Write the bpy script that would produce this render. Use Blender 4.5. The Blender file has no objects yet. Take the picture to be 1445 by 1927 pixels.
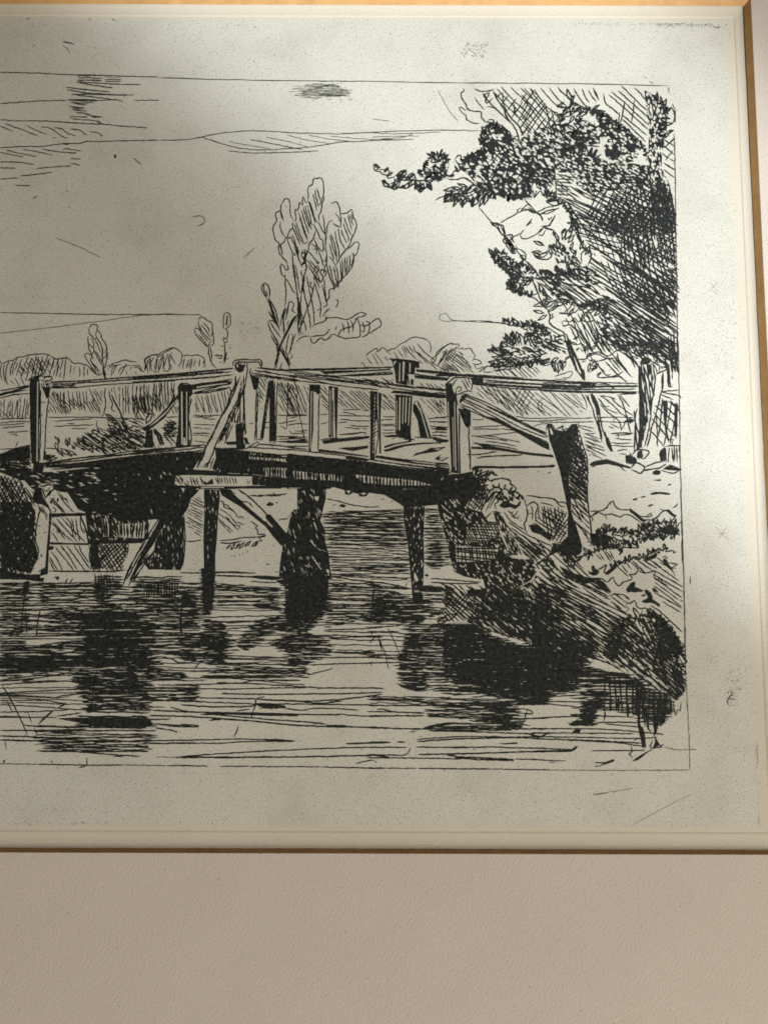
import bpy, math, random
import numpy as np
from mathutils import Matrix, Vector
random.seed(7); rng = np.random.default_rng(7)
scn = bpy.context.scene
COL = scn.collection
R = math.radians

# ------------------------------------------------------------------ camera
K = 0.00016            # metres per photograph pixel on the paper
FPX = 2000.0           # focal length in photograph pixels
TH = math.atan(6.8e-5 * FPX)
ROLL = 0.003
D = FPX * K
C = Vector((0, -D * math.sin(TH), D * math.cos(TH)))
fw = (-C).normalized()
r0 = Vector((1, 0, 0)); u0 = r0.cross(fw)
rt = r0 * math.cos(ROLL) + u0 * math.sin(ROLL)
up = u0 * math.cos(ROLL) - r0 * math.sin(ROLL)
cam = bpy.data.cameras.new('camera'); cam_ob = bpy.data.objects.new('camera', cam)
COL.objects.link(cam_ob)
cam_ob.matrix_world = Matrix(((rt.x, up.x, -fw.x, C.x), (rt.y, up.y, -fw.y, C.y),
                              (rt.z, up.z, -fw.z, C.z), (0, 0, 0, 1)))
cam.sensor_fit = 'VERTICAL'; cam.sensor_height = 24.0
cam.lens = 24.0 * FPX / 1927.0
cam.clip_start = 0.01; cam.clip_end = 20
scn.camera = cam_ob
scn.cycles.filter_width = 1.75

# ------------------------------------------------------------------ light
scn.view_settings.view_transform = 'Standard'
scn.view_settings.look = 'None'
scn.view_settings.exposure = 0.05
scn.view_settings.gamma = 1.0
w = bpy.data.worlds.new('World'); scn.world = w; w.use_nodes = True
bg = w.node_tree.nodes['Background']
bg.inputs[0].default_value = (1.0, 0.90, 0.70, 1); bg.inputs[1].default_value = 0.022

def aim(ob, target, long_dir=(1, 0, 0), scale=(1, 1, 1)):
    """point a lamp at target with its local X along long_dir"""
    z = (ob.location - Vector(target)).normalized()
    x = Vector(long_dir); x = (x - z * x.dot(z)).normalized(); y = z.cross(x)
    m = Matrix((x, y, z)).transposed()
    ob.rotation_euler = m.to_euler(); ob.scale = scale

# soft fill for the room light, from the lower right
al = bpy.data.lights.new('room_light', 'AREA'); al.shape = 'RECTANGLE'
al.size = 0.7; al.size_y = 0.5; al.energy = 12.2; al.color = (1.0, 0.93, 0.815)
ao = bpy.data.objects.new('room_light', al); COL.objects.link(ao)
ao.location = (0.717, -0.644, 0.85); aim(ao, (0, 0, 0))
# the long patch of direct daylight that falls across the upper right: two spots, the second added to sharpen its edge
for watt, tgt, ang, ga, gb, bl in ((109.0, (0.0442, 0.1268, 0), -0.8011, 0.3973, 0.0459, 0.894),
                                   (15.5, (0.0457, 0.1349, 0), -0.542, 0.0816, 0.0561, 0.227)):
    sl = bpy.data.lights.new('daylight_patch', 'SPOT')
    sl.energy = watt; sl.color = (0.925, 0.985, 1.045); sl.shadow_soft_size = 0.012
    sl.spot_size = 2 * math.atan(0.05); sl.spot_blend = bl
    so = bpy.data.objects.new('daylight_patch', sl); COL.objects.link(so)
    so.location = (0.86, -0.76, 1.36)
    aim(so, tgt, (math.cos(ang), math.sin(ang), 0), (ga / 0.05, gb / 0.05, 1))

# ------------------------------------------------------------------ mapping
def P(u, v, z=0.0):
    """a point of the sheet (height z) seen at photograph position u, v"""
    d = rt * ((u - 722.5) / FPX) + up * ((963.5 - v) / FPX) + fw
    t = (z - C.z) / d.z
    return C + d * t
_rt = np.array(rt); _up = np.array(up); _fw = np.array(fw); _C = np.array(C)
def PN(uv, z):
    uv = np.asarray(uv, float)
    d = ((uv[:, 0] - 722.5) / FPX)[:, None] * _rt + ((963.5 - uv[:, 1]) / FPX)[:, None] * _up + _fw
    t = (z - _C[2]) / d[:, 2]
    return _C + d * t[:, None]

# ------------------------------------------------------------------ materials
def newmat(name):
    m = bpy.data.materials.new(name); m.use_nodes = True
    nt = m.node_tree; b = nt.nodes['Principled BSDF']
    return m, nt, b
def N(nt, typ, **kw):
    n = nt.nodes.new(typ)
    for k, v in kw.items():
        if k.startswith('i_'):
            n.inputs[k[2:].replace('_', ' ')].default_value = v
        else:
            setattr(n, k, v)
    return n
def ramp(nt, stops):
    n = nt.nodes.new('ShaderNodeValToRGB'); cr = n.color_ramp
    while len(cr.elements) < len(stops): cr.elements.new(0.5)
    for e, (p, c) in zip(cr.elements, stops):
        e.position = p; e.color = (*c, 1) if len(c) == 3 else c
    return n
def mix(nt, fac, a, b, mode='MIX'):
    n = nt.nodes.new('ShaderNodeMix'); n.data_type = 'RGBA'; n.blend_type = mode
    for sock, v in ((n.inputs[0], fac), (n.inputs[6], a), (n.inputs[7], b)):
        if hasattr(v, 'is_linked'): nt.links.new(v, sock)
        elif isinstance(v, (int, float)): sock.default_value = v
        else: sock.default_value = (*v, 1)
    return n.outputs[2]

def paper_material(tone):
    """cream paper; the plate leaves a grey film of ink (plate tone) inside tone = x1, y0, y1"""
    m, nt, b = newmat('etching_paper'); L = nt.links
    tc = N(nt, 'ShaderNodeTexCoord'); sx = N(nt, 'ShaderNodeSeparateXYZ'); L.new(tc.outputs['Object'], sx.inputs[0])
    def noise(scale, detail, rough=0.5):
        n = N(nt, 'ShaderNodeTexNoise', i_Scale=scale, i_Detail=detail, i_Roughness=rough)
        L.new(tc.outputs['Object'], n.inputs['Vector']); return n.outputs['Fac']
    def math_(op, a, b2=None):
        n = N(nt, 'ShaderNodeMath', operation=op)
        for i, v in enumerate((a, b2)):
            if v is None: continue
            if hasattr(v, 'is_linked'): L.new(v, n.inputs[i])
            else: n.inputs[i].default_value = v
        return n.outputs[0]
    x1, y0, y1 = tone
    d = math_('MINIMUM', math_('SUBTRACT', x1, sx.outputs[0]),
              math_('MINIMUM', math_('SUBTRACT', y1, sx.outputs[1]), math_('SUBTRACT', sx.outputs[1], y0)))
    d = math_('ADD', d, math_('MULTIPLY', math_('SUBTRACT', noise(500, 3), 0.5), 14 * K))
    mask = N(nt, 'ShaderNodeMapRange', interpolation_type='SMOOTHSTEP'); L.new(d, mask.inputs[0])
    mask.inputs[1].default_value = -7 * K; mask.inputs[2].default_value = 7 * K
    big = noise(14, 3)
    p = ramp(nt, [(0.30, (0.768, 0.748, 0.668)), (0.70, (0.828, 0.804, 0.724))]); L.new(big, p.inputs['Fac'])
    mg = ramp(nt, [(0.30, (0.775, 0.705, 0.575)), (0.70, (0.825, 0.76, 0.635))]); L.new(big, mg.inputs['Fac'])
    base = mix(nt, mask.outputs[0], mg.outputs[0], p.outputs[0])
    fine = noise(2000, 3, 0.6); mid = noise(700, 3, 0.5)
    # film of ink caught by the grain
    g = ramp(nt, [(0.34, (0.58, 0.58, 0.55)), (0.44, (0.98, 0.98, 0.98)), (0.5, (1, 1, 1)), (1.0, (1, 1, 1))]); L.new(fine, g.inputs['Fac'])
    tint = ramp(nt, [(0.35, (1.0, 0.975, 0.965)), (0.65, (0.965, 1.0, 0.965))]); L.new(mid, tint.inputs['Fac'])
    smu = ramp(nt, [(0.28, (0.87, 0.865, 0.855)), (0.52, (1, 1, 1)), (1.0, (1, 1, 1))]); L.new(noise(48, 5, 0.62), smu.inputs['Fac'])
    gm = mix(nt, 1.0, g.outputs[0], tint.outputs[0], 'MULTIPLY')
    gm = mix(nt, 1.0, gm, smu.outputs[0], 'MULTIPLY')
    gm = mix(nt, math_('ADD', math_('MULTIPLY', mask.outputs[0], 0.72), 0.18), (1, 1, 1), gm)
    L.new(mix(nt, 1.0, base, gm, 'MULTIPLY'), b.inputs['Base Color'])
    b.inputs['Roughness'].default_value = 0.92
    b.inputs['Specular IOR Level'].default_value = 0.15
    bp = N(nt, 'ShaderNodeBump', i_Strength=0.55, i_Distance=0.00014)
    L.new(math_('ADD', fine, math_('MULTIPLY', noise(900, 2), 0.8)), bp.inputs['Height']); L.new(bp.outputs[0], b.inputs['Normal'])
    return m

def mat_board_material():
    m, nt, b = newmat('mount_card'); L = nt.links
    tc = N(nt, 'ShaderNodeTexCoord')
    mp = N(nt, 'ShaderNodeMapping', vector_type='TEXTURE'); mp.inputs['Rotation'].default_value = (0, 0, R(58))
    mp.inputs['Scale'].default_value = (1.55, 1.0, 1.0)
    L.new(tc.outputs['Object'], mp.inputs[0])
    n1 = N(nt, 'ShaderNodeTexNoise', i_Scale=1500.0, i_Detail=4.0, i_Roughness=0.55)
    L.new(mp.outputs[0], n1.inputs['Vector'])
    n2 = N(nt, 'ShaderNodeTexNoise', i_Scale=60.0, i_Detail=4.0)
    n3 = N(nt, 'ShaderNodeTexNoise', i_Scale=420.0, i_Detail=3.0)
    L.new(tc.outputs['Object'], n2.inputs['Vector']); L.new(tc.outputs['Object'], n3.inputs['Vector'])
    base = ramp(nt, [(0.3, (0.735, 0.630, 0.555)), (0.7, (0.785, 0.678, 0.60))])
    L.new(n2.outputs['Fac'], base.inputs['Fac'])
    tint = ramp(nt, [(0.3, (0.71, 0.665, 0.57)), (0.7, (0.785, 0.67, 0.595))])
    L.new(n3.outputs['Fac'], tint.inputs['Fac'])
    L.new(mix(nt, 0.55, base.outputs[0], tint.outputs[0]), b.inputs['Base Color'])
    b.inputs['Roughness'].default_value = 0.95; b.inputs['Specular IOR Level'].default_value = 0.1
    bp = N(nt, 'ShaderNodeBump', i_Strength=0.6, i_Distance=0.00026)
    L.new(n1.outputs['Fac'], bp.inputs['Height']); L.new(bp.outputs[0], b.inputs['Normal'])
    return m
M_MAT = mat_board_material()

def bevel_material():
    m, nt, b = newmat('gilt_bevel'); L = nt.links
    tc = N(nt, 'ShaderNodeTexCoord')
    n1 = N(nt, 'ShaderNodeTexNoise', i_Scale=240.0, i_Detail=5.0)
    L.new(tc.outputs['Object'], n1.inputs['Vector'])
    r = ramp(nt, [(0.3, (0.58, 0.315, 0.11)), (0.7, (0.71, 0.405, 0.155))])
    L.new(n1.outputs['Fac'], r.inputs['Fac']); L.new(r.outputs[0], b.inputs['Base Color'])
    b.inputs['Roughness'].default_value = 0.6
    return m
M_BEVEL = bevel_material()

def ink_material(name, c0, c1):
    m, nt, b = newmat(name); L = nt.links
    tc = N(nt, 'ShaderNodeTexCoord')
    n1 = N(nt, 'ShaderNodeTexNoise', i_Scale=900.0, i_Detail=4.0)
    L.new(tc.outputs['Object'], n1.inputs['Vector'])
    r = ramp(nt, [(0.35, c0), (0.7, c1)])
    L.new(n1.outputs['Fac'], r.inputs['Fac']); L.new(r.outputs[0], b.inputs['Base Color'])
    b.inputs['Roughness'].default_value = 0.75; b.inputs['Specular IOR Level'].default_value = 0.25
    return m
M_INK = ink_material('etching_ink', (0.010, 0.012, 0.011), (0.042, 0.046, 0.043))
M_FINE = ink_material('thin_etching_ink', (0.03, 0.035, 0.032), (0.09, 0.095, 0.085))
M_SPECK = ink_material('plate_tone_ink', (0.12, 0.12, 0.10), (0.38, 0.37, 0.32))

# ------------------------------------------------------------------ objects
def mesh_ob(name, verts, faces, mat, parent=None, label=None, kind=None):
    me = bpy.data.meshes.new(name); me.from_pydata(verts, [], faces); me.update()
    me.materials.append(mat)
    o = bpy.data.objects.new(name, me); COL.objects.link(o)
    if parent: o.parent = parent
    if label: o['label'] = label
    if kind: o['kind'] = kind
    return o
def thing(name, label, cat):
    o = bpy.data.objects.new(name, None); COL.objects.link(o)
    o.empty_display_size = 0.01; o['label'] = label; o['category'] = cat
    return o

print_root = thing('etching_print', 'black ink etching of a wooden footbridge over water on cream paper inside the mount', 'print')
mat_root = thing('picture_mount', 'pale pinkish card mount with slanted orange window edges framing the etching', 'mount')

# --- the window of the mount
ZM = 11 * K            # card thickness
ZP = 5.6 * K            # paper margin above the plate area
xr = (P(1399.5, 12.5, ZP).x + P(1470, 1599, ZP).x) / 2
yt = (P(0, 6.5, ZP).y + P(1398, 12.0, ZP).y) / 2
yb = (P(0, 1596.5, ZP).y + P(1440, 1598, ZP).y) / 2
xl = -0.37
XR2 = (P(1413, 0, ZP + ZM).x + P(1439, 600, ZP + ZM).x) / 2
YB2 = (P(0, 1605.5, ZP + ZM).y + P(1440, 1607, ZP + ZM).y) / 2
wd = XR2 - xr
YT2 = yt + 11 * K
XL2 = xl - wd
low = [(xl, yb), (xr, yb), (xr, yt), (xl, yt)]
top = [(XL2, YB2), (XR2, YB2), (XR2, YT2), (XL2, YT2)]
ox0, ox1, oy0, oy1 = XL2 - 0.07, XR2 + 0.07, YB2 - 0.085, YT2 + 0.07
ZT = ZP + ZM
out = [(ox0, oy0), (ox1, oy0), (ox1, oy1), (ox0, oy1)]
rc = 0.5 * K            # the soft arris of the cut
top_i = [(XL2 - rc, YB2 - rc), (XR2 + rc, YB2 - rc), (XR2 + rc, YT2 + rc), (XL2 - rc, YT2 + rc)]
V = [(x, y, ZT - rc * 0.6) for x, y in top] + [(x, y, ZT) for x, y in top_i] + [(x, y, ZT) for x, y in out] + [(x, y, ZP) for x, y in out]
Fc = []
for a in range(4):
    b_ = (a + 1) % 4
    Fc += [(a, 4 + a, 4 + b_, b_), (4 + a, 8 + a, 8 + b_, 4 + b_), (8 + a, 12 + a, 12 + b_, 8 + b_)]
mesh_ob('mount_face', V, [f[::-1] for f in Fc], M_MAT, mat_root)
for a, lab in enumerate(('dark brown lower window edge', 'brown right window edge', 'bright orange upper window edge', 'left')):
    if a == 3: continue
    b_ = (a + 1) % 4
    seg = 60; Vv = []; Ff = []
    for i in range(seg + 1):
        t = i / seg
        l = [low[a][j] * (1 - t) + low[b_][j] * t for j in (0, 1)]
        h = [top[a][j] * (1 - t) + top[b_][j] * t for j in (0, 1)]
        n = (random.random() - .5) * 0.5 * K * (0 < i < seg)
        o = ((0, 1), (-1, 0), (0, -1), (1, 0))[a]
        Vv += [(l[0] + o[0] * n, l[1] + o[1] * n, ZP), (h[0], h[1], ZT - rc * 0.6)]
        if i: Ff.append((2 * i - 2, 2 * i, 2 * i + 1, 2 * i - 1))
    mesh_ob('window_edge', Vv, [f[::-1] for f in Ff], M_BEVEL, mat_root, lab)

# --- the sheet: margin, plate mark, plate area (real embossing)
ex1 = (P(1385, 75).x + P(1436, 1300).x) / 2
ey1 = (P(0, 26).y + P(700, 32).y + P(1340, 34).y) / 3
ey0 = (P(0, 1565.5).y + P(1400, 1567).y) / 2
ex0 = xl + 0.006
def rring(x0, y0, x1, y1, rad, z, n=6):
    pts = []
    for cx, cy, a0 in ((x1 - rad, y1 - rad, 0), (x0 + rad, y1 - rad, 90), (x0 + rad, y0 + rad, 180), (x1 - rad, y0 + rad, 270)):
        for i in range(n + 1):
            a = R(a0 + 90 * i / n); pts.append((cx + rad * math.cos(a), cy + rad * math.sin(a), z))
    return pts
def sheet(name, rings, mat, cap, label):
    V = [p for r in rings for p in r]; n = len(rings[0]); F = []
    for k in range(len(rings) - 1):
        for i in range(n):
            j = (i + 1) % n
            F.append((k * n + i, k * n + j, (k + 1) * n + j, (k + 1) * n + i))
    if cap: F.append([(len(rings) - 1) * n + i for i in range(n)])
    return mesh_ob(name, V, F, mat, print_root, label)
m_ = 0.02
rings = []
for t in (1.25, 1.0, 0.85, 0.7, 0.55, 0.4, 0.2, 0.05):
    rg = rring(ex0 - t * (ex0 - xl), ey0 - t * (ey0 - yb), ex1 + t * (xr - ex1), ey1 + t * (yt - ey1), 0.0012, 0)
    cl = min(t, 1.0)
    rings.append([(x, y, (0.95 + (4.5 * cl ** 3 if y < ey0 else 2.6 * cl * cl)) * K) for x, y, z in rg])
rings.append(rring(ex0 + 2.2 * K, ey0 + 2.2 * K, ex1 - 2.2 * K, ey1 - 2.2 * K, 0.001, -0.02 * K))
rings.append(rring(ex0 + 6 * K, ey0 + 6 * K, ex1 - 6 * K, ey1 - 6 * K, 0.001, 0.0))
tone = ((P(1419, 1300).x + P(1427, 1550).x) / 2, P(700, 1555).y, P(700, 37).y)
sheet('paper_sheet', rings, paper_material(tone), True, 'cream paper with an embossed plate mark and greyish plate tone')
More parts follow.
